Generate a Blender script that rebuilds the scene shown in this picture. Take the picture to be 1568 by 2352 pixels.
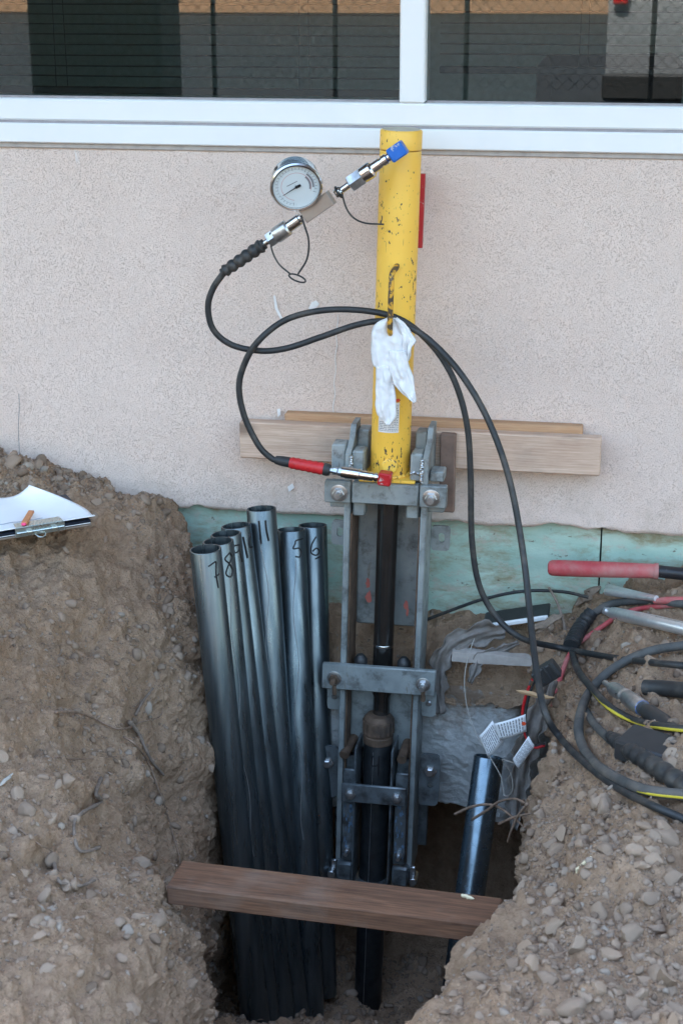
import bpy, bmesh, math, random
import numpy as np
from mathutils import Vector, Matrix
from mathutils.bvhtree import BVHTree
R = math.radians
random.seed(7); rng = np.random.default_rng(7)
for o in list(bpy.data.objects): bpy.data.objects.remove(o)
SC = bpy.context.scene; COL = SC.collection

# ------------------------------------------------------------ camera
CAM = np.array([.569, -3.93, 1.38]); YAW, PITCH, ROLL = R(10.35), R(18.9), R(-.16)
FPX = 4100 / 1.0887                      # focal length in pixels of a 1568 px wide picture
cf = np.array([-math.sin(YAW) * math.cos(PITCH), math.cos(YAW) * math.cos(PITCH), -math.sin(PITCH)])
r0 = np.array([math.cos(YAW), math.sin(YAW), 0.]); u0 = np.cross(r0, cf)
cr = math.cos(ROLL) * r0 + math.sin(ROLL) * u0; cu = -math.sin(ROLL) * r0 + math.cos(ROLL) * u0
cam = bpy.data.cameras.new('camera'); co = bpy.data.objects.new('camera', cam); COL.objects.link(co)
co.matrix_world = Matrix(((cr[0], cu[0], -cf[0], CAM[0]), (cr[1], cu[1], -cf[1], CAM[1]), (cr[2], cu[2], -cf[2], CAM[2]), (0, 0, 0, 1)))
cam.sensor_fit = 'VERTICAL'; cam.sensor_height = 36; cam.sensor_width = 24; cam.lens = 4100 / 2560 * 36
cam.clip_start = .05; cam.clip_end = 400
cam.dof.use_dof = True; cam.dof.focus_distance = 3.85; cam.dof.aperture_fstop = 11
SC.camera = co
# ------------------------------------------------------------ sky, sun, exposure
SUN_EL, SUN_AZ = R(52), R(-16)            # the sun stands behind the building: the whole work site lies in its shade
w = bpy.data.worlds.new('World'); SC.world = w; w.use_nodes = True
nt = w.node_tree; bgn = nt.nodes['Background']; sky = nt.nodes.new('ShaderNodeTexSky'); sky.sky_type = 'NISHITA'
sky.sun_disc = False; sky.sun_elevation = SUN_EL; sky.sun_rotation = SUN_AZ; sky.dust_density = 5; sky.air_density = 1.9; sky.ozone_density = 3
nt.links.new(sky.outputs[0], bgn.inputs[0]); bgn.inputs[1].default_value = .15
sl = bpy.data.lights.new('sun', 'SUN'); sl.energy = 3.0; sl.angle = R(.5); sl.color = (1, .93, .82)
so = bpy.data.objects.new('sun', sl); COL.objects.link(so)
sd = Vector((math.sin(SUN_AZ) * math.cos(SUN_EL), math.cos(SUN_AZ) * math.cos(SUN_EL), math.sin(SUN_EL)))
so.rotation_euler = (-sd).to_track_quat('-Z', 'Y').to_euler(); so.location = (0, 3, 9)
SC.view_settings.view_transform = 'Standard'; SC.view_settings.look = 'None'; SC.view_settings.gamma = 1
SC.view_settings.exposure = 2.7
SC.render.engine = 'CYCLES'

# ------------------------------------------------------------ helpers
def ray(x, y): return cr * (x - 784) / FPX + cu * (1176 - y) / FPX + cf
def at(x, y, Y):
    d = ray(x, y); return CAM + d * (Y - CAM[1]) / d[1]
def atz(x, y, z):
    d = ray(x, y); return CAM + d * (z - CAM[2]) / d[2]
def proj(P):
    d = np.asarray(P, float) - CAM; z = d @ cf
    return np.stack([784 + FPX * (d @ cr) / z, 1176 - FPX * (d @ cu) / z, z], -1)
V3 = lambda *a: np.array(a, float)
def unit(v): v = np.asarray(v, float); return v / np.linalg.norm(v)

ORG = {}                                  # world origin of every object built
class MB:
    def __init__(s): s.v = []; s.f = []; s.n = 0
    def add(s, V, Fc):
        V = np.asarray(V, float); s.v.append(V); s.f += [tuple(i + s.n for i in f) for f in Fc]; s.n += len(V); return s
    def box(s, lo, hi, b=.002, fn=None):
        lo = V3(*lo); hi = V3(*hi); c = (lo + hi) / 2; h = abs(hi - lo) / 2; b = min(b, h.min() * .9)
        V = []; ix = {}
        for a in (-1, 1):
            for e in (-1, 1):
                for g in (-1, 1):
                    sg = V3(a, e, g)
                    for k in range(3):
                        q = sg * (h - b); q[k] = sg[k] * h[k]; ix[(a, e, g, k)] = len(V); V.append(c + q)
        Fc = []
        for k in range(3):
            i, j = [m for m in range(3) if m != k]
            for sgn in (-1, 1):
                def key(p, q):
                    t = [0, 0, 0]; t[k] = sgn; t[i] = p; t[j] = q; return ix[(*t, k)]
                Fc.append((key(-1, -1), key(1, -1), key(1, 1), key(-1, 1)))
        for k in range(3):
            i, j = [m for m in range(3) if m != k]
            for p in (-1, 1):
                for q in (-1, 1):
                    def key2(e, fk):
                        t = [0, 0, 0]; t[k] = e; t[i] = p; t[j] = q; return ix[(*t, fk)]
                    Fc.append((key2(-1, i), key2(1, i), key2(1, j), key2(-1, j)))
        for a in (-1, 1):
            for e in (-1, 1):
                for g in (-1, 1): Fc.append(tuple(ix[(a, e, g, k)] for k in range(3)))
        V = np.array(V)
        if fn is not None: V = np.array([fn(p) for p in V])
        return s.add(V, Fc)
    def lathe(s, p0, p1, prof, n=24, ref=None, closed=True):
        p0 = V3(*p0); ax = unit(V3(*p1) - p0)
        a = unit(np.cross(ax, ref if ref is not None else (V3(0, 0, 1) if abs(ax[2]) < .9 else V3(1, 0, 0)))); b = np.cross(ax, a)
        th = np.arange(n) * 2 * math.pi / n; V = []
        for t, r in prof: V += [p0 + ax * t + r * (a * math.cos(q) + b * math.sin(q)) for q in th]
        Fc = [(i * n + j, i * n + (j + 1) % n, (i + 1) * n + (j + 1) % n, (i + 1) * n + j) for i in range(len(prof) - 1) for j in range(n)]
        if closed: Fc += [tuple(range(n))[::-1], tuple((len(prof) - 1) * n + j for j in range(n))]
        return s.add(V, Fc)
    def cyl(s, p0, p1, r, n=20, ch=.001):
        L = np.linalg.norm(V3(*p1) - V3(*p0)); return s.lathe(p0, p1, [(0, r - ch), (ch, r), (L - ch, r), (L, r - ch)], n)
    def tube(s, P, rad, n=10, step=.012, raw=False):
        P = np.asarray(P, float); Q = P if raw else spline(P, step)
        m = len(Q); T = np.gradient(Q, axis=0); T /= np.linalg.norm(T, axis=1)[:, None] + 1e-12
        N = np.cross(T[0], V3(.13, .21, .97)); N /= np.linalg.norm(N); V = []
        for i in range(m):
            N = N - T[i] * (N @ T[i]); N /= np.linalg.norm(N); B = np.cross(T[i], N)
            r = rad(i / (m - 1)) if callable(rad) else rad
            V += [Q[i] + r * (N * math.cos(q) + B * math.sin(q)) for q in np.arange(n) * 2 * math.pi / n]
        Fc = [(i * n + j, i * n + (j + 1) % n, (i + 1) * n + (j + 1) % n, (i + 1) * n + j) for i in range(m - 1) for j in range(n)]
        Fc += [tuple(range(n))[::-1], tuple((m - 1) * n + j for j in range(n))]
        return s.add(V, Fc)
    def sheet(s, G, th):                  # thick sheet from a grid of points
        G = np.asarray(G, float); a, b = G.shape[:2]
        N = np.cross(np.gradient(G, axis=0), np.gradient(G, axis=1)); N /= np.linalg.norm(N, axis=2)[..., None] + 1e-12
        V = np.concatenate([(G + N * th / 2).reshape(-1, 3), (G - N * th / 2).reshape(-1, 3)]); m = a * b; Fc = []
        for i in range(a - 1):
            for j in range(b - 1):
                q = (i * b + j, i * b + j + 1, (i + 1) * b + j + 1, (i + 1) * b + j); Fc += [q, tuple(m + k for k in q[::-1])]
        bd = [j for j in range(b)] + [i * b + b - 1 for i in range(1, a)] + [(a - 1) * b + j for j in range(b - 2, -1, -1)] + [i * b for i in range(a - 2, 0, -1)]
        for k in range(len(bd)):
            p, q = bd[k], bd[(k + 1) % len(bd)]; Fc.append((p, m + p, m + q, q))
        return s.add(V, Fc)
    def build(s, name, mat, parent=None, sharp=35, org=None):
        V = np.concatenate(s.v) if s.v else np.zeros((0, 3))
        return mesh_obj(name, V, s.f, mat, parent, sharp, org)
def spline(P, step=.012):
    P = np.asarray(P, float)
    if len(P) == 2:
        m = max(2, int(np.linalg.norm(P[1] - P[0]) / step) + 1); return P[0] + (P[1] - P[0]) * np.linspace(0, 1, m)[:, None]
    E = np.concatenate([[2 * P[0] - P[1]], P, [2 * P[-1] - P[-2]]]); out = []
    for i in range(1, len(E) - 2):
        a, b, c, d = E[i - 1], E[i], E[i + 1], E[i + 2]; m = max(2, int(np.linalg.norm(c - b) / step))
        t = np.linspace(0, 1, m, endpoint=False)[:, None]
        out.append(.5 * (2 * b + (c - a) * t + (2 * a - 5 * b + 4 * c - d) * t ** 2 + (3 * b - a - 3 * c + d) * t ** 3))
    out.append(P[-1:]); return np.concatenate(out)
def mesh_obj(name, V, Fc, mat, parent=None, sharp=35, org=None, recalc=True):
    V = np.asarray(V, float)
    if parent is not None: o0 = ORG[parent.name]
    elif org is not None: o0 = V3(*org)
    else: o0 = V3((V[:, 0].min() + V[:, 0].max()) / 2, (V[:, 1].min() + V[:, 1].max()) / 2, V[:, 2].min())
    me = bpy.data.meshes.new(name); me.from_pydata((V - o0).tolist(), [], Fc)
    if recalc and len(Fc) < 60000:
        bm = bmesh.new(); bm.from_mesh(me); bmesh.ops.recalc_face_normals(bm, faces=bm.faces); bm.to_mesh(me); bm.free()
    me.polygons.foreach_set('use_smooth', [True] * len(me.polygons))
    if sharp and recalc: me.set_sharp_from_angle(angle=R(sharp))
    me.update()
    if mat: me.materials.append(mat)
    ob = bpy.data.objects.new(name, me); COL.objects.link(ob)
    if parent is not None: ob.parent = parent
    else: ob.location = o0
    ORG[ob.name] = o0; return ob
def thing(name, loc, label, cat, group=None):
    o = bpy.data.objects.new(name, None); o.empty_display_size = .05; COL.objects.link(o); o.location = tuple(loc); ORG[o.name] = V3(*loc); return tag(o, label, cat, group)
def tag(o, label, cat, group=None):
    o['label'] = label; o['category'] = cat
    if group: o['group'] = group
    return o
def kind(o, k): o['kind'] = k; return o

# numpy noise -------------------------------------------------------------
def _h(i, j, k, s):
    n = (i * 374761393 + j * 668265263 + k * 2147483647 + s * 974711) & 0xffffffff
    n = ((n ^ (n >> 13)) * 1274126177) & 0xffffffff; n = ((n ^ (n >> 16)) * 2246822519) & 0xffffffff
    return ((n ^ (n >> 15)) & 0xffffff) / 16777215.
def vnoise(P, s=0):
    I = np.floor(P).astype(np.int64); f = P - I; f = f * f * f * (f * (f * 6 - 15) + 10); r = 0
    for a in (0, 1):
        for b in (0, 1):
            for c in (0, 1):
                wt = (f[:, 0] if a else 1 - f[:, 0]) * (f[:, 1] if b else 1 - f[:, 1]) * (f[:, 2] if c else 1 - f[:, 2])
                r = r + wt * _h(I[:, 0] + a, I[:, 1] + b, I[:, 2] + c, s)
    return r * 2 - 1
def fbm(P, sc, oc=4, s=0, gain=.5):
    r = 0; a = 1; q = P * sc
    M = np.array([[.8, .6, 0], [-.48, .64, .6], [.36, -.48, .8]])
    for i in range(oc): r = r + a * vnoise(q, s + i); q = (q @ M) * 2.03 + 17.3; a *= gain
    return r
def worley(P, sc, s=0):
    q = P * sc; I = np.floor(q).astype(np.int64); d1 = np.full(len(P), 9.); idv = np.zeros(len(P))
    for a in (-1, 0, 1):
        for b in (-1, 0, 1):
            for c in (-1, 0, 1):
                i, j, k = I[:, 0] + a, I[:, 1] + b, I[:, 2] + c
                d = np.sqrt((i + _h(i, j, k, s) - q[:, 0]) ** 2 + (j + _h(i, j, k, s + 1) - q[:, 1]) ** 2 + (k + _h(i, j, k, s + 2) - q[:, 2]) ** 2)
                m = d < d1; d1 = np.where(m, d, d1); idv = np.where(m, _h(i, j, k, s + 3), idv)
    return d1, idv

# materials ---------------------------------------------------------------
class Mat:
    def __init__(s, name, rough=.6, metal=0., spec=.5):
        s.m = bpy.data.materials.new(name); s.m.use_nodes = True; s.t = s.m.node_tree; s.b = s.t.nodes['Principled BSDF']
        s.b.inputs['Roughness'].default_value = rough; s.b.inputs['Metallic'].default_value = metal; s.b.inputs['Specular IOR Level'].default_value = spec
        s.tc = s.t.nodes.new('ShaderNodeTexCoord')
    def n(s, t, **k):
        x = s.t.nodes.new('ShaderNode' + t)
        for a, v in k.items(): setattr(x, a, v)
        return x
    def l(s, a, b): s.t.links.new(a, b)
    def co(s, scale=(1, 1, 1), out='Object', loc=(0, 0, 0)):
        m = s.n('Mapping'); m.inputs['Scale'].default_value = scale; m.inputs['Location'].default_value = loc; s.l(s.tc.outputs[out], m.inputs[0]); return m.outputs[0]
    def noise(s, sc, det=4, co=None, rough=.55, dist=0):
        x = s.n('TexNoise'); x.inputs['Scale'].default_value = sc; x.inputs['Detail'].default_value = det; x.inputs['Roughness'].default_value = rough; x.inputs['Distortion'].default_value = dist
        s.l(co or s.tc.outputs['Object'], x.inputs['Vector']); return x.outputs[0]
    def vor(s, sc, co=None, feature='F1', out=0):
        x = s.n('TexVoronoi', feature=feature); x.inputs['Scale'].default_value = sc; s.l(co or s.tc.outputs['Object'], x.inputs['Vector']); return x.outputs[out]
    def ramp(s, fac, stops):
        x = s.n('ValToRGB'); e = x.color_ramp.elements
        while len(e) < len(stops): e.new(.5)
        for k, (p, c) in enumerate(stops): e[k].position = p; e[k].color = (*c, 1) if not isinstance(c, (int, float)) else (c, c, c, 1)
        s.l(fac, x.inputs[0]); return x.outputs[0]
    def mix(s, fac, a, b, mode='MIX'):
        x = s.n('Mix', data_type='RGBA', blend_type=mode)
        for sock, v in ((x.inputs[0], fac), (x.inputs[6], a), (x.inputs[7], b)):
            if isinstance(v, (int, float)): sock.default_value = v
            elif isinstance(v, tuple): sock.default_value = (*v, 1)
            else: s.l(v, sock)
        return x.outputs[2]
    def math(s, op, a, b=0.):
        x = s.n('Math', operation=op)
        for i, v in enumerate((a, b)):
            if isinstance(v, (int, float)): x.inputs[i].default_value = v
            else: s.l(v, x.inputs[i])
        return x.outputs[0]
    def color(s, c):
        if isinstance(c, tuple): s.b.inputs['Base Color'].default_value = (*c, 1)
        else: s.l(c, s.b.inputs['Base Color'])
        return s
    def rough(s, r): s.l(r, s.b.inputs['Roughness']); return s
    def bump(s, h, st=.3, dist=.002):
        x = s.n('Bump'); x.inputs['Strength'].default_value = st; x.inputs['Distance'].default_value = dist; s.l(h, x.inputs['Height'])
        if s.b.inputs['Normal'].links: s.l(s.b.inputs['Normal'].links[0].from_socket, x.inputs['Normal'])
        s.l(x.outputs[0], s.b.inputs['Normal']); return s
def simple(name, c, rough=.5, metal=0., var=.15, sc=30, bump=0., bsc=120, dirt=None, dth=(.55, .7), dsc=9, spec=.5):
    m = Mat(name, rough, metal, spec)
    lo = tuple(max(0, x * (1 - var)) for x in c); hi = tuple(min(1, x * (1 + var)) for x in c)
    col = m.ramp(m.noise(sc, 5), [(.3, lo), (.7, hi)])
    if dirt: col = m.mix(m.ramp(m.noise(dsc, 6, rough=.65), [(dth[0], 0.), (dth[1], 1.)]), col, dirt)
    m.color(col); rr = m.n('MapRange'); m.l(m.noise(sc * 1.7, 4), rr.inputs[0]); rr.inputs[3].default_value = max(.02, rough - .12); rr.inputs[4].default_value = min(1, rough + .12); m.rough(rr.outputs[0])
    if bump: m.bump(m.noise(bsc, 4), bump)
    return m.m

def m_stucco():
    m = Mat('stucco', .9, 0, .25)
    n1 = m.noise(150, 3); n2 = m.vor(210, feature='F1'); pit = m.ramp(m.noise(430, 3, rough=.6), [(.30, 0.), (.47, 1.)])
    base = m.ramp(m.noise(3.2, 5), [(.3, (.755, .61, .53)), (.7, (.805, .665, .585))])
    base = m.mix(m.ramp(m.noise(60, 3), [(.3, .0), (.8, .22)]), base, (.67, .55, .49))
    col = m.mix(pit, (.575, .445, .375), base)
    sep = m.n('SeparateXYZ'); m.l(m.tc.outputs['Object'], sep.inputs[0])
    # chalky white scuffs on the wall (a patch with its own shape)
    mask = m.ramp(m.noise(7, 5, co=m.co((2.2, 1, .55)), rough=.62, dist=.6), [(.70, 0.), (.74, 1.)])
    col = m.mix(m.math('MULTIPLY', mask, .45), col, (.74, .74, .74))
    spl = m.math('MULTIPLY', m.ramp(sep.outputs[2], [(.0, 1.), (.22, 0.)]), m.ramp(m.noise(14, 7, rough=.7), [(.50, 0.), (.70, .6)])); col = m.mix(spl, col, (.50, .40, .32))
    blot = m.ramp(m.noise(1.6, 4, co=m.co((1, 1, .6))), [(.4, 0.), (.75, .35)]); col = m.mix(blot, col, (.58, .50, .46)); m.color(col)
    h = m.mix(.5, m.mix(.5, n1, n2), pit); m.bump(h, .75, .004); return m.m
def m_dirt(name='dirt'):
    m = Mat(name, .95, 0, .15)
    c1 = m.ramp(m.noise(3.5, 8, rough=.65), [(.25, (.30, .188, .117)), (.5, (.435, .288, .189)), (.75, (.51, .355, .247))])
    c2 = m.ramp(m.noise(38, 6, rough=.7), [(.3, (.19, .117, .073)), (.7, (.53, .375, .264))])
    col = m.mix(.45, c1, c2)
    sp = m.ramp(m.vor(140), [(.10, 1.), (.17, 0.)]); sp2 = m.math('MULTIPLY', sp, m.ramp(m.noise(22, 2), [(.5, 0.), (.6, .8)]))
    col = m.mix(sp2, col, (.36, .31, .27)); m.color(col)
    m.bump(m.noise(48, 10, rough=.78), .9, .014); m.bump(m.vor(170), .5, .005); return m.m
def m_stone():
    m = Mat('stone', .9, 0, .2); g = m.n('NewGeometry')
    c = m.ramp(g.outputs['Random Per Island'], [(0, (.175, .122, .087)), (.35, (.25, .182, .134)), (.62, (.31, .236, .18)), (.86, (.355, .262, .195)), (.97, (.32, .275, .232)), (1, (.40, .345, .285))])
    oi = m.n('ObjectInfo'); c2 = m.ramp(oi.outputs['Random'], [(0, (.85, .83, .82)), (.5, (1, 1, 1)), (1, (1.0, .96, .91))])
    c = m.mix(1., c, c2, 'MULTIPLY')
    c = m.mix(m.ramp(m.noise(60, 6, rough=.7), [(.35, 0.), (.7, .55)]), c, (.275, .20, .148)); m.color(c); m.bump(m.noise(220, 6, rough=.7), .4, .003); return m.m
def m_teal():
    m = Mat('teal_paint', .8, 0, .3)
    c = m.ramp(m.noise(6, 6, co=m.co((1, 1, 2))), [(.3, (.31, .46, .385)), (.55, (.43, .57, .485)), (.75, (.56, .65, .57))])
    st = m.ramp(m.noise(7, 8, co=m.co((.7, 1, 1.9)), rough=.72, dist=.3), [(.47, 0.), (.62, .9)]); c = m.mix(st, c, (.27, .235, .14))
    st2 = m.ramp(m.noise(24, 9, co=m.co((.7, 1, 1.2)), rough=.78), [(.53, 0.), (.62, .85)]); c = m.mix(st2, c, (.46, .43, .36))
    st3 = m.ramp(m.noise(60, 5, co=m.co((.7, 1, 1.1)), rough=.7), [(.64, 0.), (.70, .85)]); c = m.mix(st3, c, (.12, .075, .05)); m.color(c); m.bump(m.noise(130, 5, co=m.co((.7, 1, 1.2))), .4, .003); return m.m
def m_concrete():
    m = Mat('footing_concrete', .92, 0, .2)
    c = m.ramp(m.noise(26, 8, rough=.7), [(.3, (.56, .57, .56)), (.7, (.76, .765, .75))])
    sp_ = m.n('SeparateXYZ'); m.l(m.tc.outputs['Object'], sp_.inputs[0]); zz = m.math('MULTIPLY', m.math('ADD', sp_.outputs[2], .47), 1.6)
    s = m.ramp(m.math('ADD', m.noise(7, 8, rough=.7), zz), [(.44, 0.), (.60, .95)]); c = m.mix(s, c, (.32, .218, .15)); m.color(c); m.bump(m.noise(70, 10, rough=.8), 1., .014); return m.m
def m_yellow():
    m = Mat('yellow_paint', .38, 0, .5)
    c = m.ramp(m.noise(7, 4), [(.3, (.85, .48, .06)), (.7, (.92, .56, .08))])
    z = m.co((1, 1, .45)); a = m.noise(135, 4, co=z, rough=.55, dist=.4); reg = m.ramp(m.noise(11, 3, co=m.co((1, 1, .5))), [(.42, -.05), (.68, .15)])
    chip = m.ramp(m.math('ADD', a, reg), [(.70, 0.), (.715, 1.)]); c = m.mix(chip, c, (.055, .042, .035))
    sc = m.ramp(m.noise(60, 2, co=m.co((3.2, 3.2, .22)), rough=.4), [(.735, 0.), (.75, 1.)]); c = m.mix(m.math('MULTIPLY', sc, .85), c, (.09, .06, .04))
    dust = m.ramp(m.noise(16, 6), [(.5, 0.), (.8, .25)]); c = m.mix(dust, c, (.60, .43, .17)); m.color(c); m.rough(m.ramp(a, [(.3, .3), (.75, .6)]))
    inv = m.ramp(chip, [(0, 1.), (1, 0.)]); m.bump(inv, .25, .001); return m.m
def m_wood(name, light, dark, ax='x', knots=True, rough=.8, gs=1.):
    m = Mat(name, rough, 0, .25); s = {'x': (.07, 1, 1), 'y': (1, .07, 1), 'z': (1, 1, .07)}[ax]
    c = m.co(s); g = m.noise(55 * gs, 6, co=c, rough=.6, dist=.8); f = m.noise(240 * gs, 3, co=c)
    wv = m.n('TexWave', wave_type='BANDS', bands_direction={'x': 'Z', 'y': 'Z', 'z': 'X'}[ax]); wv.inputs['Scale'].default_value = 26; wv.inputs['Distortion'].default_value = 7; wv.inputs['Detail'].default_value = 3; wv.inputs['Detail Scale'].default_value = .8; m.l(m.co({'x': (.12, 1, 1), 'y': (1, .12, 1), 'z': (1, 1, .12)}[ax]), wv.inputs[0])
    wvr = m.ramp(wv.outputs[0], [(.0, .38), (.75, .56), (1, .40)]); g = m.mix(.5, g, wvr)
    col = m.ramp(m.mix(.35, g, f), [(.36, dark), (.5, tuple((a + b) / 2 for a, b in zip(light, dark))), (.62, light)])
    if knots:
        ks = {'x': (.55, 1, 1), 'y': (1, .55, 1), 'z': (1, 1, .55)}[ax]
        k = m.ramp(m.vor(7.3, co=m.co(ks, loc=(.31, .2, .4))), [(.07, 1.), (.13, .35), (.20, 0.)]); col = m.mix(m.math('MULTIPLY', k, .8), col, tuple(x * .45 for x in dark))
    col = m.mix(m.ramp(m.noise(12, 6), [(.5, 0.), (.8, .35)]), col, (.22, .185, .155)); m.color(col); m.bump(g, .25, .002); return m.m
def m_pipe():
    m = Mat('galvanised_pipe', .40, .88, .5); z = m.co((1, 1, .06))
    c = m.ramp(m.noise(46, 5, co=z), [(.3, (.085, .108, .122)), (.7, (.18, .21, .226))])
    sp = m.ramp(m.noise(30, 7, rough=.7), [(.6, 0.), (.75, .4)]); c = m.mix(sp, c, (.20, .215, .22))
    scr = m.ramp(m.noise(150, 3, co=m.co((2, 2, .035)), rough=.5), [(.70, 0.), (.76, .5)]); c = m.mix(scr, c, (.36, .39, .41)); m.color(c)
    m.rough(m.ramp(m.noise(60, 5, co=z), [(.3, .22), (.7, .42)])); return m.m
def m_greysteel():
    m = Mat('grey_painted_steel', .5, .35, .5)
    c = m.ramp(m.noise(13, 6), [(.3, (.22, .25, .255)), (.7, (.36, .395, .395))])
    s = m.ramp(m.noise(24, 8, rough=.72), [(.50, 0.), (.66, .85)]); c = m.mix(s, c, (.115, .115, .11))
    s2 = m.ramp(m.noise(40, 6, co=m.co((1, 1, .25)), rough=.7), [(.62, 0.), (.7, .7)]); c = m.mix(s2, c, (.17, .115, .075)); m.color(c); m.rough(m.ramp(m.noise(35, 4), [(.3, .4), (.7, .68)])); m.bump(m.noise(160, 4), .12); return m.m
def m_glass():
    m = Mat('window_glass', .0); t = m.t; out = t.nodes['Material Output']; fr = m.n('Fresnel'); fr.inputs[0].default_value = 1.75
    g = m.n('BsdfGlossy'); g.inputs['Roughness'].default_value = 0.; g.inputs[0].default_value = (1, 1, 1, 1)
    tr = m.n('BsdfTransparent'); tr.inputs[0].default_value = (.74, .80, .80, 1); mx = m.n('MixShader')
    m.l(fr.outputs[0], mx.inputs[0]); m.l(tr.outputs[0], mx.inputs[1]); m.l(g.outputs[0], mx.inputs[2]); m.l(mx.outputs[0], out.inputs[0]); return m.m
def m_rust(): return simple('rusty_steel', (.13, .085, .058), .75, .3, .4, 40, .4, dirt=(.065, .05, .042))
M = dict(darksteel=simple('dark_bracket_steel', (.16, .185, .20), .38, .45, .3, 18, .1, dirt=(.06, .06, .06), dth=(.48, .66), dsc=20), scuff=simple('chalk_scuff', (.78, .76, .75), .9, 0, .08, 90), satin=simple('satin_steel', (.70, .71, .72), .36, .75, .08, 60, dirt=(.42, .38, .34), dth=(.6, .8)), darkpipe=simple('dark_pier_pipe', (.045, .05, .055), .35, .7, .3, 30), brightpipe=simple('bright_pipe', (.17, .22, .26), .25, .9, .15, 40), wornbar=simple('worn_bar', (.10, .075, .05), .5, .4, .3, 60, .2, dirt=(.72, .40, .05), dth=(.47, .53), dsc=55), worncap=simple('worn_cap_face', (.52, .47, .38), .6, 0, .15, 30, dirt=(.30, .25, .2)), stucco=m_stucco(), dirt=m_dirt(), stone=m_stone(), teal=m_teal(), concrete=m_concrete(), yellow=m_yellow(), pipe=m_pipe(), steel=m_greysteel(), glass=m_glass(), rust=m_rust(),
    frame=simple('white_frame_paint', (.80, .82, .83), .45, 0, .02, 8), seal=simple('grey_sealant', (.30, .28, .29), .8), trim=simple('mortar_trim', (.40, .36, .33), .9, 0, .15, 40, .3),
    room=simple('room_wall_paint', (.36, .41, .41), .9), carpet=simple('dark_carpet', (.16, .185, .19), .95), blind=simple('blind_slat', (.012, .013, .016), .5),
    asphalt=simple('asphalt', (.012, .015, .0175), .9, 0, .3, 60, .3), tan=simple('tan_render', (.31, .185, .11), .9, 0, .08, 2), fence=simple('fence_wire', (.03, .032, .034), .6, .2), cabinet=simple('dark_green_paint', (.018, .026, .022), .6),
    white=simple('vehicle_silver', (.17, .18, .20), .3, 0, .03), tyre=simple('tyre_rubber', (.02, .02, .02), .8), lens=simple('red_lens', (.45, .02, .02), .25), dark=simple('dark_plastic', (.025, .026, .028), .45),
    chair=simple('black_fabric', (.018, .018, .02), .9), blackrod=simple('dark_chromed_rod', (.15, .142, .138), .2, .9, .2, 20), bolt=simple('zinc_bolt', (.50, .51, .52), .32, .9, .25, 50), chrome=simple('chrome', (.62, .63, .64), .16, 1., .06, 60, dirt=(.30, .28, .26), dth=(.62, .8)),
    nickel=simple('nickel_block', (.40, .375, .35), .35, .9, .06, 40), rubber=simple('black_rubber', (.020, .022, .024), .55, 0, .25, 40, .15, dirt=(.105, .090, .075), dth=(.50, .8), dsc=16), dusty=simple('dusty_hose_rubber', (.060, .062, .062), .7, 0, .3, 30, .15, dirt=(.15, .13, .11), dth=(.45, .75), dsc=10),
    red=simple('red_rubber', (.50, .018, .022), .45, 0, .12, 30, dirt=(.30, .06, .05), dth=(.6, .8)), redpaint=simple('red_paint', (.42, .014, .020), .35, 0, .1, 30, dirt=(.46, .36, .34), dth=(.60, .64), dsc=55), bluepaint=simple('blue_paint', (.012, .13, .50), .35, 0, .12, 30, dirt=(.5, .52, .55), dth=(.58, .62), dsc=38),
    dial=simple('dial_face', (.62, .68, .70), .3, 0, .02, 20), ink=simple('black_ink', (.008, .008, .010), .6), redink=simple('red_ink', (.50, .16, .16), .6), blueink=simple('blue_ink', (.20, .26, .36), .6), orange=simple('orange_sticker', (.75, .09, .03), .5),
    cloth=simple('white_cotton', (.77, .775, .79), .95, 0, .03, 60, .25, 500), label=simple('label_paper', (.74, .72, .70), .5, 0, .05, 60), print=simple('label_print', (.20, .20, .22), .7),
    pine=m_wood('pine_board', (.70, .535, .42), (.45, .30, .22)), pine2=m_wood('fresh_pine', (.55, .36, .22), (.40, .22, .12), knots=False), plank=m_wood('weathered_plank', (.225, .112, .064), (.07, .036, .023), knots=True), splinter=m_wood('splinter_wood', (.56, .38, .22), (.36, .22, .12), knots=False),
    stain=simple('stained_steel', (.215, .145, .115), .6, .3, .3, 25, .2, dirt=(.10, .08, .07)), paper=simple('paper', (.80, .81, .83), .8, 0, .02), board=simple('hardboard', (.20, .155, .12), .7), navy=simple('dark_metal_panel', (.018, .024, .04), .35, .5), clip=simple('bright_wire', (.55, .60, .58), .28, .9),
    pencil=simple('orange_wood', (.60, .24, .10), .6), pink=simple('pink_tip', (.85, .08, .22), .5), grip=simple('dusty_red_grip', (.44, .055, .065), .62, 0, .2, 16, .1, dirt=(.40, .20, .18), dth=(.40, .72), dsc=13), blackpaint=simple('chipped_black_paint', (.022, .022, .026), .4, .2, .2, 30, dirt=(.32, .30, .28), dth=(.66, .70), dsc=70),
    fabric=simple('grey_geotextile', (.235, .215, .20), .95, 0, .25, 40, .5, 260, dirt=(.16, .125, .10), dth=(.45, .7)), string=simple('pale_string', (.42, .39, .35), .9), root=simple('root_bark', (.235, .16, .115), .85, 0, .35, 60, .3, dirt=(.42, .33, .24), dth=(.6, .75), dsc=25), oldroot=simple('dark_root_bark', (.19, .145, .115), .9, 0, .35, 60, .4),
    yellowline=simple('yellow_stripe', (.50, .40, .03), .6), straw=simple('pale_straw', (.66, .58, .40), .8), bluemark=simple('blue_paint_smear', (.13, .22, .33), .6), redmark=simple('red_marker', (.55, .16, .13), .7), seam=simple('weld_seam', (.58, .60, .61), .4, .8), shingle=simple('bark', (.25, .19, .145), .9, 0, .3, 60, .5))

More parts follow.
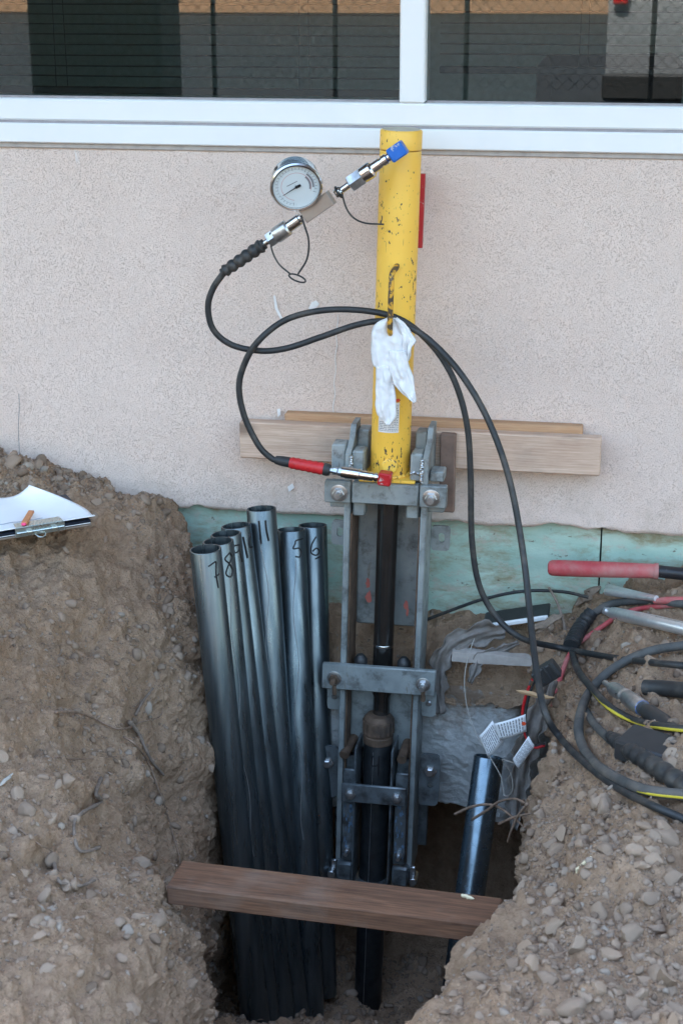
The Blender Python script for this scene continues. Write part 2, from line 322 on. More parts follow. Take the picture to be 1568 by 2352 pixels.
# ============================================================ building
bld = thing('building', (0, .1, 0), 'beige stucco building with white framed windows and teal painted base', 'building')
def stucco_front():
    xs = np.concatenate([[-6, -3], np.arange(-1.7, 1.7, .009), [3, 6]]); zs = np.concatenate([np.arange(0, .93, .0115), [.9285]])
    X, Z = np.meshgrid(xs, zs, indexing='ij'); P = np.stack([X.ravel(), X.ravel() * 0, Z.ravel()], 1)
    y = .0022 * fbm(P, 4, 3, 3) + .0009 * fbm(P, 60, 2, 5)
    e = .0025 * fbm(P, 34, 4, 9) - .016 * np.clip(fbm(P, 13, 3, 12) - .45, 0, 1)
    zz = Z.ravel() + np.where(Z.ravel() < .03, -e * (1 - Z.ravel() / .03), 0)
    V = np.stack([X.ravel(), y, zz], 1); a, b = X.shape
    Fc = [(i * b + j, (i + 1) * b + j, (i + 1) * b + j + 1, i * b + j + 1) for i in range(a - 1) for j in range(b - 1)]
    B0 = len(V); V = np.concatenate([V, np.stack([xs, np.full(a, .05), V[::b, 2] + .004], 1)])
    Fc += [(i * b, B0 + i, B0 + i + 1, (i + 1) * b) for i in range(a - 1)]
    return V, Fc
mb = MB().add(*stucco_front())
mb.box((-6, .052, .0), (6, .24, .925), .001); mb.box((-14, 0, .93), (-3.2, .24, 9), .001); mb.box((3.2, 0, .93), (8, .24, 9), .001); mb.box((-3.2, 0, 2.5), (3.2, .24, 9), .001); mb.box((-14, 0, -.2), (-6, .24, .925), .001); mb.box((6, 0, -.2), (8, .24, .925), .001)
wall = mesh_obj('wall', np.concatenate(mb.v), mb.f, M['stucco'], bld, 30, recalc=False)
MB().box((-14.2, -.25, 9), (8.2, 8, 9.2), .01).build('roof', M['trim'], bld); MB().box((-9, -1.55, 2.85), (8, -.002, 3.0), .01).build('added_sky_blocker', M['trim'], bld)  # second slab: added out of view to block overhead sky light and darken the pit
mb = MB(); mb.box((-6, .3, -.3), (-5.8, 8, 5.2)); mb.box((5.8, .3, -.3), (6, 8, 5.2)); mb.box((-6, 5.5, -.3), (6, 5.7, 5.2)); mb.build('room_wall', M['room'], bld)
MB().box((-5.8, .25, -.2), (5.8, 5.5, -.02), .001).build('room_floor', M['carpet'], bld)
MB().box((-5.8, .25, 2.7), (5.8, 5.5, 2.8), .001).build('room_ceiling', M['room'], bld)
XM0, XM1 = at(918, 120, -.005)[0], at(976, 120, -.005)[0]; ZG = at(0, 225, 0.0)[2]
mb = MB(); mb.box((-3.2, -.016, .934), (3.2, .09, .981), .003); fr = mb.build('window_frame', M['frame'], bld)
MB().box((-3.2, -.008, .9875), (3.2, .088, ZG), .004).build('sill_rail', M['frame'], fr)
MB().box((-3.2, -.003, .979), (3.2, .085, .989), .0005).build('sill_seal', M['seal'], fr)
MB().box((-3.2, -.006, .9205), (3.2, .06, .9345), .002).build('sill_mortar', M['trim'], fr)
MB().box((XM0, -.010, ZG + .0005), (XM1, .088, 2.5), .004).build('mullion', M['frame'], fr)
for x0, x1 in ((-3.2, -3.1), (3.1, 3.2)): MB().box((x0, -.010, ZG + .0005), (x1, .088, 2.5), .004).build('jamb', M['frame'], fr)
for k, (x0, x1, zl) in enumerate(((-3.1, XM0, at(400, 205, .12)[2]), (XM1, 3.1, at(1250, 158, .12)[2]))):
    wn = MB().box((x0 - .003, .030, ZG - .004), (x1 + .003, .036, 2.49), .0005).build('window_pane', M['glass'], bld)
    g = MB(); g.box((x0, .022, ZG - .001), (x1, .030, ZG + .005), .001); g.build('glazing_bead', M['seal'], wn)
    rail = MB(); rail.box((x0 + .02, .105, zl - .012), (x1 - .02, .135, zl + .004), .002).build('blind_rail', M['blind'], wn)
    z = zl + .03
    while z < 1.36:
        q = MB(); n = 2; G = np.array([[[x, y, z + .0025 * math.cos((y - .12) / .0125 * 1.3) + .0015 * math.sin(x * 2.1 + z * 40)] for y in np.linspace(.1075, .1325, 5)] for x in np.linspace(x0 + .02, x1 - .02, 14)])
        q.sheet(G, .0012).build('blind_slat', M['blind'], wn); z += .0245
    for xc in np.arange(x0 + .35, x1 - .2, .62):
        q = MB(); q.tube([(xc, .106, zl), (xc + .004, .106, 1.5)], .0011, 4, .2, raw=True); q.tube([(xc + .02, .134, zl), (xc + .017, .134, 1.5)], .0011, 4, .2, raw=True); q.build('ladder_cord', M['blind'], wn)
XJ = at(1380, 1225, .027)[0]
for x0, x1 in ((-2.2, XJ - .002), (XJ + .0025, 2.2)):
    mb = MB(); xs = np.linspace(x0, x1, 60); zs = np.linspace(-.262, .02, 24)
    G = np.array([[[x, .036 + .0012 * math.sin(x * 31 + z * 50), z + (.004 * math.sin(x * 23) if z < -.25 else 0)] for z in zs] for x in xs]); mb.sheet(G, .018).build('foundation_board', M['teal'], bld)
# chalky scuffs and a hairline crack on the stucco
def scuff(pts, name, mat):
    V = [at(x, y, -.0055) for x, y in pts]; c_ = np.mean(V, 0); MB().add([c_ + V3(0, -.0008, 0)] + V, [(0, i + 1, (i + 1) % len(V) + 1) for i in range(len(V))]).build(name, M[mat], wall)
scuff([(628, 680), (632, 678), (637, 705), (645, 722), (652, 738), (648, 740), (640, 726), (631, 708)], 'scuff', 'scuff'); scuff([(716, 694), (726, 690), (733, 698), (728, 706), (714, 712), (708, 708)], 'scuff', 'scuff'); scuff([(636, 940), (643, 938), (645, 952), (638, 958)], 'scuff', 'scuff'); scuff([(660, 1118), (672, 1110), (676, 1120), (664, 1130)], 'scuff', 'scuff')
MB().tube([at(775 - 9 * t + 1.5 * math.sin(t * 25), 722 + 225 * t, -.004) for t in np.linspace(0, 1, 30)], .0011, 5, raw=True).build('hairline_crack', M['scuff'], wall); MB().tube([at(44 + 1.2 * math.sin(t * 9), 905 + 150 * t, -.004) for t in np.linspace(0, 1, 12)], .0008, 5, raw=True).build('hairline_crack', M['seal'], wall)
# rough concrete footing under the wall
def rough_block(lo, hi, n, amp, seed, fq=9):
    lo, hi = V3(*lo), V3(*hi); bm = bmesh.new(); bmesh.ops.create_cube(bm, size=1)
    bmesh.ops.subdivide_edges(bm, edges=bm.edges, cuts=n, use_grid_fill=True)
    V = np.array([v.co[:] for v in bm.verts]); P = lo + (V + .5) * (hi - lo); c = (lo + hi) / 2; N = V / np.linalg.norm(V, axis=1)[:, None]
    P = P + N * (amp * fbm(P, fq, 5, seed) + amp * .5 * fbm(P, fq * 4.4, 3, seed + 3))[:, None]
    Fc = [tuple(v.index for v in f.verts) for f in bm.faces]; bm.free(); return P, Fc
def footing():
    xs = np.linspace(-.78, .47, 190); vs = np.linspace(0, 1, 100); X, W = np.meshgrid(xs, vs, indexing='ij'); P0 = np.stack([X.ravel(), X.ravel() * 0, -.37 - .42 * W.ravel()], 1)
    low = .035 * fbm(np.stack([X.ravel(), X.ravel() * 0, X.ravel() * 0], 1), 6, 4, 44); w = W.ravel(); z = -.372 - (.40 + low) * w
    rl = fbm(P0, 4.5, 2, 5) * .022 + fbm(P0, 17, 5, 8, .55) * .005 + fbm(P0, 130, 3, 10, .7) * .0028; wv, iv = worley(P0, 45, 17); rl += np.clip(.4 - wv, 0, 1) * .010 * (iv > .6)
    y = -.125 - rl + .10 * np.clip((.10 - w) / .10, 0, 1) ** 2 + .12 * np.clip((w - .93) / .07, 0, 1) ** 2; y += .16 * np.clip((X.ravel() - .30) / .12, 0, 1) ** 1.5
    V = np.stack([X.ravel(), y, z], 1); b = len(vs); Fc = [(i * b + j, (i + 1) * b + j, (i + 1) * b + j + 1, i * b + j + 1) for i in range(len(xs) - 1) for j in range(b - 1)]
    n0 = len(V); V = np.concatenate([V, np.stack([xs, xs * 0 + .3, xs * 0 - .372], 1), np.stack([xs, xs * 0 + .3, V[b - 1::b, 2]], 1)]); m = len(xs)
    Fc += [(i * b, n0 + i, n0 + i + 1, (i + 1) * b) for i in range(m - 1)] + [(i * b + b - 1, (i + 1) * b + b - 1, n0 + m + i + 1, n0 + m + i) for i in range(m - 1)]; return V, Fc
V, Fc = footing(); mesh_obj('footing', V, Fc, M['concrete'], bld, 0, recalc=False)

# ============================================================ ground
Y = [.34, .10, -.02, -.16, -.3, -.52, -.7, -1.1, -1.45, -1.9, -2.45, -3.0, -4.7]
PF = [ # 14 control points per station: left far .. pit .. right far
 [(-30, 0), (-3, .05), (-1.2, .1), (-.95, 0), (-.8, -.2), (-.72, -.34), (-.66, -.5), (-.6, -.9), (0, -.95), (.42, -.9), (.45, -.6), (.5, -.34), (.75, -.2), (1.2, -.05), (3, 0), (30, 0)],
 [(-30, 0), (-3, .05), (-1.2, .19), (-.98, .12), (-.80, .06), (-.70, -.03), (-.62, -.34), (-.56, -1.25), (0, -1.28), (.42, -1.25), (.45, -.7), (.38, -.29), (.56, -.20), (.76, -.07), (3, 0), (30, 0)],
 [(-30, 0), (-3, .05), (-1.2, .20), (-.98, .12), (-.80, .055), (-.68, -.0), (-.60, -.32), (-.53, -1.28), (0, -1.31), (.42, -1.28), (.45, -.7), (.38, -.285), (.56, -.19), (.76, -.07), (3, 0), (30, 0)],
 [(-30, 0), (-3, .05), (-1.2, .20), (-.95, .135), (-.76, .065), (-.61, -.02), (-.53, -.35), (-.48, -1.29), (0, -1.33), (.41, -1.29), (.445, -.65), (.41, -.28), (.58, -.185), (.85, -.06), (3, 0), (30, 0)],
 [(-30, 0), (-3, .05), (-1.25, .18), (-.95, .10), (-.74, .03), (-.565, -.10), (-.485, -.46), (-.46, -1.28), (0, -1.32), (.40, -1.28), (.44, -.6), (.435, -.255), (.60, -.17), (.95, -.05), (3, 0), (30, 0)],
 [(-30, 0), (-3, .05), (-1.23, .165), (-.925, .08), (-.72, -.01), (-.542, -.17), (-.465, -.51), (-.44, -1.19), (0, -1.22), (.39, -1.19), (.435, -.6), (.433, -.22), (.62, -.135), (.97, -.03), (3, 0), (30, 0)],
 [(-30, 0), (-3, .05), (-1.2, .15), (-.90, .06), (-.70, -.05), (-.52, -.24), (-.445, -.56), (-.42, -1.05), (0, -1.07), (.38, -1.04), (.43, -.55), (.432, -.19), (.64, -.105), (1.0, -.02), (3, 0), (30, 0)],
 [(-30, 0), (-3, .04), (-1.15, .14), (-.78, .06), (-.58, -.06), (-.42, -.25), (-.345, -.50), (-.31, -.78), (0, -.83), (.36, -.79), (.405, -.45), (.415, -.19), (.64, -.06), (1.0, 0), (3, 0), (30, 0)],
 [(-30, 0), (-3, .03), (-1.1, .10), (-.64, .01), (-.42, -.08), (-.235, -.20), (-.185, -.40), (-.15, -.56), (.08, -.60), (.34, -.57), (.39, -.36), (.405, -.215), (.64, -.035), (1.0, .01), (3, 0), (30, 0)],
 [(-30, 0), (-3, .02), (-1.0, .06), (-.56, -.01), (-.34, -.10), (-.14, -.17), (-.08, -.24), (-.03, -.29), (.12, -.31), (.28, -.29), (.335, -.21), (.355, -.12), (.62, -.015), (1.0, .02), (3, 0), (30, 0)],
 [(-30, 0), (-3, 0), (-1.0, .02), (-.5, -.03), (-.25, -.10), (-.05, -.12), (.02, -.14), (.06, -.15), (.14, -.16), (.22, -.15), (.28, -.13), (.33, -.10), (.60, -.01), (1.0, .01), (3, 0), (30, 0)],
 [(-30, -.06), (-3, -.06), (-1.0, -.06), (-.5, -.06), (-.25, -.08), (-.05, -.09), (.02, -.1), (.06, -.1), (.14, -.1), (.22, -.1), (.28, -.09), (.33, -.08), (.60, -.06), (1.0, -.06), (3, -.06), (30, -.06)],
 [(-30, -.12), (-3, -.12), (-1.0, -.12), (-.5, -.12), (-.25, -.12), (-.05, -.12), (.02, -.12), (.06, -.12), (.14, -.12), (.22, -.12), (.28, -.12), (.33, -.12), (.60, -.12), (1.0, -.12), (3, -.12), (30, -.12)]]
PF = np.array(PF); Y = np.array(Y)
for yv, dx in ((-.02, .05), (-.16, .085), (-.3, .09), (-.52, .085), (-.7, .065), (-1.1, .03)):      # the cut face stands close to the spare pipes
    i_ = int(np.argmin(abs(Y - yv))); PF[i_, 4:7, 0] += V3(.5, 1, 1) * dx; PF[i_, 7, 0] += dx * .5
ys = np.concatenate([np.linspace(.34, .13, 10), np.arange(.12, -2.35, -.0062), np.linspace(-2.37, -3.2, 30), np.linspace(-3.3, -4.7, 12)])
CP = np.stack([[np.interp(-ys, -Y, PF[:, i, k]) for i in range(16)] for k in (0, 1)], -1).transpose(1, 0, 2)   # (ny,16,2)
nseg = [8, 40, 60, 62, 62, 80, 120, 70, 60, 100, 85, 62, 90, 45, 8]
ug = np.concatenate([np.linspace(i, i + 1, n, endpoint=False) for i, n in enumerate(nseg)] + [[15.]])
i0 = np.minimum(ug.astype(int), 14); fr_ = (ug - i0)[None, :, None]
XZ = CP[:, i0] * (1 - fr_) + CP[:, i0 + 1] * fr_
G = np.concatenate([XZ[..., :1], np.broadcast_to(ys[:, None, None], XZ[..., :1].shape), XZ[..., 1:]], -1)
def smooth(A, k, axis):
    ker = np.hanning(2 * k + 3)[1:-1]; ker /= ker.sum(); pad = [(0, 0)] * 3; pad[axis] = (k, k); B = np.pad(A, pad, mode='edge'); out = 0
    for i, wt in enumerate(ker): out = out + wt * np.take(B, range(i, i + A.shape[axis]), axis)
    return out
ua, ub = np.searchsorted(ug, 2), np.searchsorted(ug, 13)
G[:, ua:ub] = smooth(G[:, ua:ub], 9, 1); ya, yb = 10, 10 + len(np.arange(.12, -2.35, -.0062)); S_ = smooth(G[ya:yb], 9, 0); G[ya + 9:yb - 9, :, 0] = S_[9:-9, :, 0]; G[ya + 9:yb - 9, :, 2] = S_[9:-9, :, 2]
ny, nu = G.shape[:2]
N = np.cross(np.gradient(G, axis=0), np.gradient(G, axis=1)); N /= np.linalg.norm(N, axis=2)[..., None] + 1e-12
if N[ny // 2, ua, 2] < 0: N = -N
P = G.reshape(-1, 3); Nf = N.reshape(-1, 3)
near = (np.abs(P[:, 0]) < 2.2)
Q = P[near]; st = 1 - np.clip(Nf[near][:, 2], 0, 1)                       # steepness
left = Q[:, 0] < 0
Qa = Q @ np.array([[1, 0, 0], [0, 1, 0], [0, 0, 1]]) ; Qs = Q * np.array([1.6, .75, .75])
lo = fbm(Q, 2.6, 3, 1) * .030 + fbm(Qs, 7, 4, 4) * .022
rid = (1 - np.abs(fbm(Qs, 5, 4, 21))) ; rid = np.clip(rid - .55, 0, 1) * .045 * (.3 + st)
w1, id1 = worley(Q + .02 * np.stack([fbm(Q, 12, 2, 31), fbm(Q, 12, 2, 32), fbm(Q, 12, 2, 33)], 1), 13, 41)
w2, id2 = worley(Q, 34, 51); w3, id3 = worley(Q, 78, 55)
flat = np.clip(1 - st * 1.6, 0, 1); cm = np.clip(fbm(Q, 3.3, 3, 61) * .9 + .45, 0, 1)
clod = np.clip(.55 - w1, 0, 1) * .05 * id1 * (.25 + .75 * flat) + np.clip(.5 - w2, 0, 1) * .022 * id2 * (.35 + .65 * cm) + np.clip(.5 - w3, 0, 1) * .0125 * id3 * (.3 + .7 * cm)
mid = fbm(Q, 26, 4, 71, .6) * .0095 ; fine = fbm(Q, 105, 3, 81, .65) * .0036
crack = -np.clip(.055 - np.abs(fbm(Q, 6.5, 4, 91)), 0, 1) * .22 * np.clip(st * 2, .15, 1)
disp = lo + rid + clod + mid + fine + crack
D3 = np.zeros(len(P)); D3[near] = disp * np.clip((2.2 - np.abs(Q[:, 0])) / .5, 0, 1)
P = P + Nf * D3[:, None]
P[:, 1] = np.where((np.abs(P[:, 0]) < 3) & (P[:, 2] > -.25) & (G.reshape(-1, 3)[:, 1] <= .0), np.minimum(P[:, 1], -.004), P[:, 1])
G = P.reshape(ny, nu, 3)
idx = np.arange(ny * nu).reshape(ny, nu); q = np.stack([idx[:-1, :-1], idx[1:, :-1], idx[1:, 1:], idx[:-1, 1:]], -1).reshape(-1, 4)
me = bpy.data.meshes.new('ground'); me.vertices.add(ny * nu); me.vertices.foreach_set('co', G.reshape(-1).astype(np.float32)); me.loops.add(q.size); me.loops.foreach_set('vertex_index', q.reshape(-1).astype(np.int32))
me.polygons.add(len(q)); me.polygons.foreach_set('loop_start', np.arange(0, q.size, 4, dtype=np.int32)); me.polygons.foreach_set('loop_total', np.full(len(q), 4, dtype=np.int32)); me.update(calc_edges=True)
me.polygons.foreach_set('use_smooth', np.ones(len(q), dtype=bool))
if me.polygons[len(q) // 2].normal.z < -.1: me.flip_normals()
me.materials.append(M['dirt']); gnd = kind(bpy.data.objects.new('ground', me), 'structure'); COL.objects.link(gnd); ORG[gnd.name] = V3(0, 0, 0)
Gc = G[::2, ::2]; a, b = Gc.shape[:2]; ic = np.arange(a * b).reshape(a, b); qc = np.stack([ic[:-1, :-1], ic[1:, :-1], ic[1:, 1:], ic[:-1, 1:]], -1).reshape(-1, 4)
BVH = BVHTree.FromPolygons(Gc.reshape(-1, 3).tolist(), qc.tolist())
def hit(x, y):
    d = Vector(ray(x, y)); p, n, i, t = BVH.ray_cast(Vector(CAM), d.normalized())
    if p is None: return atz(x, y, -.1), V3(0, 0, 1)
    n = np.array(n); n = n if n @ -ray(x, y) > 0 else -n
    return np.array(p), n
def gz(x, y):
    p, n, i, t = BVH.ray_cast(Vector((x, y, 3)), Vector((0, 0, -1))); return p.z if p else -.1
def lay(pts, r, lift=0.):                # points given in the picture, laid on the ground where the view ray meets it
    out = []
    for x, y in pts: p, n = hit(x, y); out.append(p + V3(0, 0, 1) * (r * .8 + lift))
    return out
# soil heaped on the footing below the painted boards
def ledge():
    xs = np.arange(-.74, .44, .006); vs = np.linspace(0, 1, 40); X, Vv = np.meshgrid(xs, vs, indexing='ij')
    y = .034 - .164 * Vv; z = -.255 - .12 * Vv ** 1.4 + .03 * np.sin(X * 7) * Vv; z = np.where(Vv > .8, z - (Vv - .8) * .45, z)
    P = np.stack([X.ravel(), y.ravel(), z.ravel()], 1); dd = fbm(P, 11, 4, 3) * .014 + fbm(P, 50, 3, 5) * .006; w, i = worley(P, 30, 7); dd += np.clip(.5 - w, 0, 1) * .03 * i
    P[:, 2] += dd; P[:, 1] -= .4 * dd; P[:, 1] = np.minimum(P[:, 1], .030); b = len(vs)
    Fc = [(i * b + j, (i + 1) * b + j, (i + 1) * b + j + 1, i * b + j + 1) for i in range(len(xs) - 1) for j in range(b - 1)]; return P, Fc
LP, LF = ledge(); mesh_obj('soil_ledge', LP, LF, M['dirt'], gnd, 0, recalc=False)
lot = kind(MB().add([(-150, -4.55, -.115), (150, -4.55, -.115), (150, -160, -.115), (-150, -160, -.115)], [(0, 1, 2, 3)]).build('parking_lot', M['asphalt'], sharp=0), 'structure')

# ------------------------------------------------------------ stones
def ico(sub):
    bm = bmesh.new(); bmesh.ops.create_icosphere(bm, subdivisions=sub, radius=1); V = np.array([v.co[:] for v in bm.verts]); Fc = [tuple(v.index for v in f.verts) for f in bm.faces]; bm.free(); return V, Fc
I1, I2, I3 = ico(1), ico(2), ico(3)
def stone_shape(base, seed, amp=.28):
    V, Fc = base; r = np.random.default_rng(seed); W = V * (1 + amp * fbm(V + r.uniform(-50, 50, 3), .9, 2, seed))[:, None]
    for k in range(9):                   # flat facets
        n = unit(r.normal(size=3)); h = r.uniform(.50, .85); dd = np.clip(W @ n - h, 0, 9); W = W - dd[:, None] * n * .95
    W += V * (.05 * fbm(V + seed, 3.5, 2, seed))[:, None]
    return W * np.array([1, r.uniform(.7, .95), r.uniform(.5, .8)]), Fc
SH1 = [stone_shape(I1, 100 + k) for k in range(10)]; SH2 = [stone_shape(I2, 200 + k) for k in range(14)]; SH3 = [stone_shape(I3, 300 + k) for k in range(14)]
def rot_to(n, a):
    n = unit(n); t = unit(np.cross(n, V3(.3, .9, .1))); b = np.cross(n, t); return np.stack([t * math.cos(a) + b * math.sin(a), -t * math.sin(a) + b * math.cos(a), n], 1)
Nn = np.cross(np.gradient(G, axis=0), np.gradient(G, axis=1)); Nn /= np.linalg.norm(Nn, axis=2)[..., None] + 1e-12
if Nn[ny // 2, ua, 2] < 0: Nn = -Nn
GP = G.reshape(-1, 3); GN = Nn.reshape(-1, 3); pr = proj(GP)
vis = (pr[:, 0] > -60) & (pr[:, 0] < 1630) & (pr[:, 1] > 950) & (pr[:, 1] < 2460) & (pr[:, 2] > .5) & (GP[:, 1] < .0)
area = np.linalg.norm(np.cross(np.gradient(G, axis=0), np.gradient(G, axis=1)), axis=2).ravel()
X_, Y_, Z_ = GP.T
floor = Z_ < -1.0
dens = np.where(X_ > .3, .55 + 1.6 * np.clip((-Y_ - .9) / .8, 0, 1) * np.clip((X_ - .36) / .15, 0, 1), .0)      # right bank
dens = np.where((X_ < -.3) & (Z_ > -.05), .45 + 3.6 * np.clip((Z_ - .0) / .12, 0, 1) * np.clip((Y_ + .75) / .4, 0, 1), dens)    # left mound
dens = np.where((X_ < 0) & (Z_ <= -.05) & ~floor, .55, dens); dens = np.where(floor, 1.0, dens)
dens = dens * np.clip(.35 + 1.3 * (fbm(GP, 5, 3, 301) * .7 + .5), .12, 2) * np.clip(GN[:, 2] * 1.5 + .05, .18, 1)
cbm = (np.abs((X_ + .75) * .8 + (Y_ + .42) * .6) < .16) & (np.abs(-(X_ + .75) * .6 + (Y_ + .42) * .8) < .19)
wgt = np.where(vis & ~cbm, area * dens, 0); wgt /= wgt.sum(); NS = 36000
pick = rng.choice(len(GP), NS, p=wgt)
u = rng.random(NS); rad = .0017 * (1 - u * .988) ** (-.60); rad = np.clip(rad, .0016, .021)
rad = np.where((X_[pick] < 0) & (Z_[pick] < .0), np.minimum(rad, .019), rad)
order = np.argsort(-rad / pr[pick, 2])
big = order[:285]; rest = order[285:]
me_sh = []
for k, (V, Fc) in enumerate(SH3[:14]):
    m_ = bpy.data.meshes.new('stone'); m_.from_pydata(V.tolist(), [], Fc); m_.polygons.foreach_set('use_smooth', [True] * len(Fc)); m_.set_sharp_from_angle(angle=R(42)); m_.materials.append(M['stone']); me_sh.append(m_)
def put_stone(p, n, r, k):
    ob = bpy.data.objects.new('stone', me_sh[k % 14]); Rm = rot_to(unit(n + rng.normal(size=3) * .35), rng.random() * 6.28)
    ob.matrix_world = Matrix.Translation(Vector(p + n * r * .0)) @ Matrix([list(x) for x in Rm]).to_4x4() @ Matrix.Diagonal((r, r, r, 1)); COL.objects.link(ob); ob.parent = gnd
for k, i in enumerate(big): put_stone(GP[pick[i]], GN[pick[i]], rad[i], k)
BIGS = [(22, 1065, 52), (85, 1078, 38), (190, 1110, 26), (255, 1125, 28), (300, 1135, 20), (1530, 1925, 60), (1275, 2185, 46), (1355, 2190, 40), (1210, 2125, 34), (1440, 2110, 26), (225, 1155, 24), (275, 1165, 26), (215, 1190, 20), (300, 1210, 18), (240, 1240, 17), (150, 1262, 20), (60, 1275, 18)]
for k, (x, y, rp) in enumerate(BIGS):
    if rp: p, n = hit(x, y); put_stone(p, n, rp * (np.linalg.norm(p - CAM)) / FPX * .62, k + 3)
mb = MB(); SV = []; SF = []; nv = 0
for k, i in enumerate(rest):
    px = rad[i] / pr[pick[i], 2] * FPX
    V, Fc = (SH2 if px > 6.5 else SH1)[rng.integers(10)]
    n = GN[pick[i]]; W = (V * rad[i]) @ rot_to(unit(n + rng.normal(size=3) * .4), rng.random() * 6.28).T + GP[pick[i]] + n * rad[i] * .03
    SV.append(W); SF.append(np.array(Fc) + nv); nv += len(W)
for k in range(420):                     # crumbs on the soil ledge
    p = LP[rng.integers(len(LP))]; r_ = min(.007, .002 * (1 - rng.random() * .97) ** -.6); V, Fc = SH2[k % 10]; W = V * r_ @ rot_to(V3(0, -.3, 1), rng.random() * 6).T + p; SV.append(W); SF.append(np.array(Fc) + nv); nv += len(W)
def tri_mesh(name, Vs, Fs, mat):
    Vs = np.concatenate(Vs); Fs = np.concatenate(Fs); me = bpy.data.meshes.new(name); me.vertices.add(len(Vs)); me.vertices.foreach_set('co', Vs.reshape(-1).astype(np.float32)); me.loops.add(Fs.size); me.loops.foreach_set('vertex_index', Fs.reshape(-1).astype(np.int32))
    me.polygons.add(len(Fs)); me.polygons.foreach_set('loop_start', np.arange(0, Fs.size, 3, dtype=np.int32)); me.polygons.foreach_set('loop_total', np.full(len(Fs), 3, dtype=np.int32)); me.update(calc_edges=True)
    me.polygons.foreach_set('use_smooth', np.ones(len(Fs), dtype=bool)); me.materials.append(mat); ob = bpy.data.objects.new(name, me); COL.objects.link(ob); return ob
gv = kind(tri_mesh('gravel', SV, SF, M['stone']), 'stuff'); gv['label'] = 'loose brown gravel and crumbled soil lying over the banks'; gv['category'] = 'gravel'

# ============================================================ drive stand, cylinder, pier
SH = .0255
def rg(p): return V3(p[0] + SH * (p[2] - .14), p[1], p[2])
def rbox(mb, lo, hi, b=.0025): return mb.box(lo, hi, b, rg)
def bolt_parts(parent, x, y, z, r=.013, L=.022, rusty=False):
    p = rg((x, y, z)); d = V3(0, -1, 0)
    MB().lathe(p, p + d, [(0, r * 1.45), (.0025, r * 1.45), (.003, r * 1.35)], 24).build('washer', M['bolt'], parent)
    nut = MB().lathe(p + d * .003, p + d, [(0, r), (.001, r * 1.04), (.009, r * 1.04), (.010, r * .95)], 6).build('nut', M['rust' if rusty else 'bolt'], parent)
    MB().lathe(p + d * .013, p + d, [(0, r * .58), (L - .006, r * .58), (L - .004, r * .5)], 16).build('bolt_end', M['rust' if rusty else 'bolt'], nut)
def holed_plate(x0, x1, y0, y1, z0, z1, cx, cz, rx, rz, n=32):
    """plate facing -y with an oblong hole"""
    th = np.arange(n) * 2 * math.pi / n + .01; V = []; hx, hz = (x1 - x0) / 2, (z1 - z0) / 2; mx, mz = (x0 + x1) / 2, (z0 + z1) / 2
    for y in (y0, y1):
        for t in th:
            c, s = math.cos(t), math.sin(t); k = (abs(c) ** 7 + abs(s) ** 7) ** (-1 / 7); V.append((mx + hx * c * k, y, mz + hz * s * k))
        for t in th:
            c, s = math.cos(t), math.sin(t); V.append((cx + rx * c, y, cz + np.sign(s) * max(0, rz - rx) + rx * s))
    Fc = []
    for j in range(n):
        k = (j + 1) % n; Fc += [(j, k, n + k, n + j), (2 * n + k, 2 * n + j, 3 * n + j, 3 * n + k), (k, j, 2 * n + j, 2 * n + k), (n + j, n + k, 3 * n + k, 3 * n + j)]
    return [rg(v) for v in V], Fc
ds = thing('drive_stand', rg((0, -.17, -.93)), 'tall grey steel drive stand with twin rails under the yellow cylinder', 'drive stand')
for sx in (-1, 1):
    mb = MB(); rbox(mb, (sx * .0935 - .0075, -.222, -.90), (sx * .0935 + .0075, -.108, .117)); rail = mb.build('rail', M['steel'], ds)
    mb = MB(); rbox(mb, (sx * .0835 - .0022, -.216, -.88), (sx * .0835 + .0022, -.112, .085), .001); mb.build('wear_strip', M['rust'], rail)
mb = MB(); rbox(mb, (-.0805, -.236, .1185), (.0805, -.212, .1695)); mb.build('crosshead', M['steel'], ds)
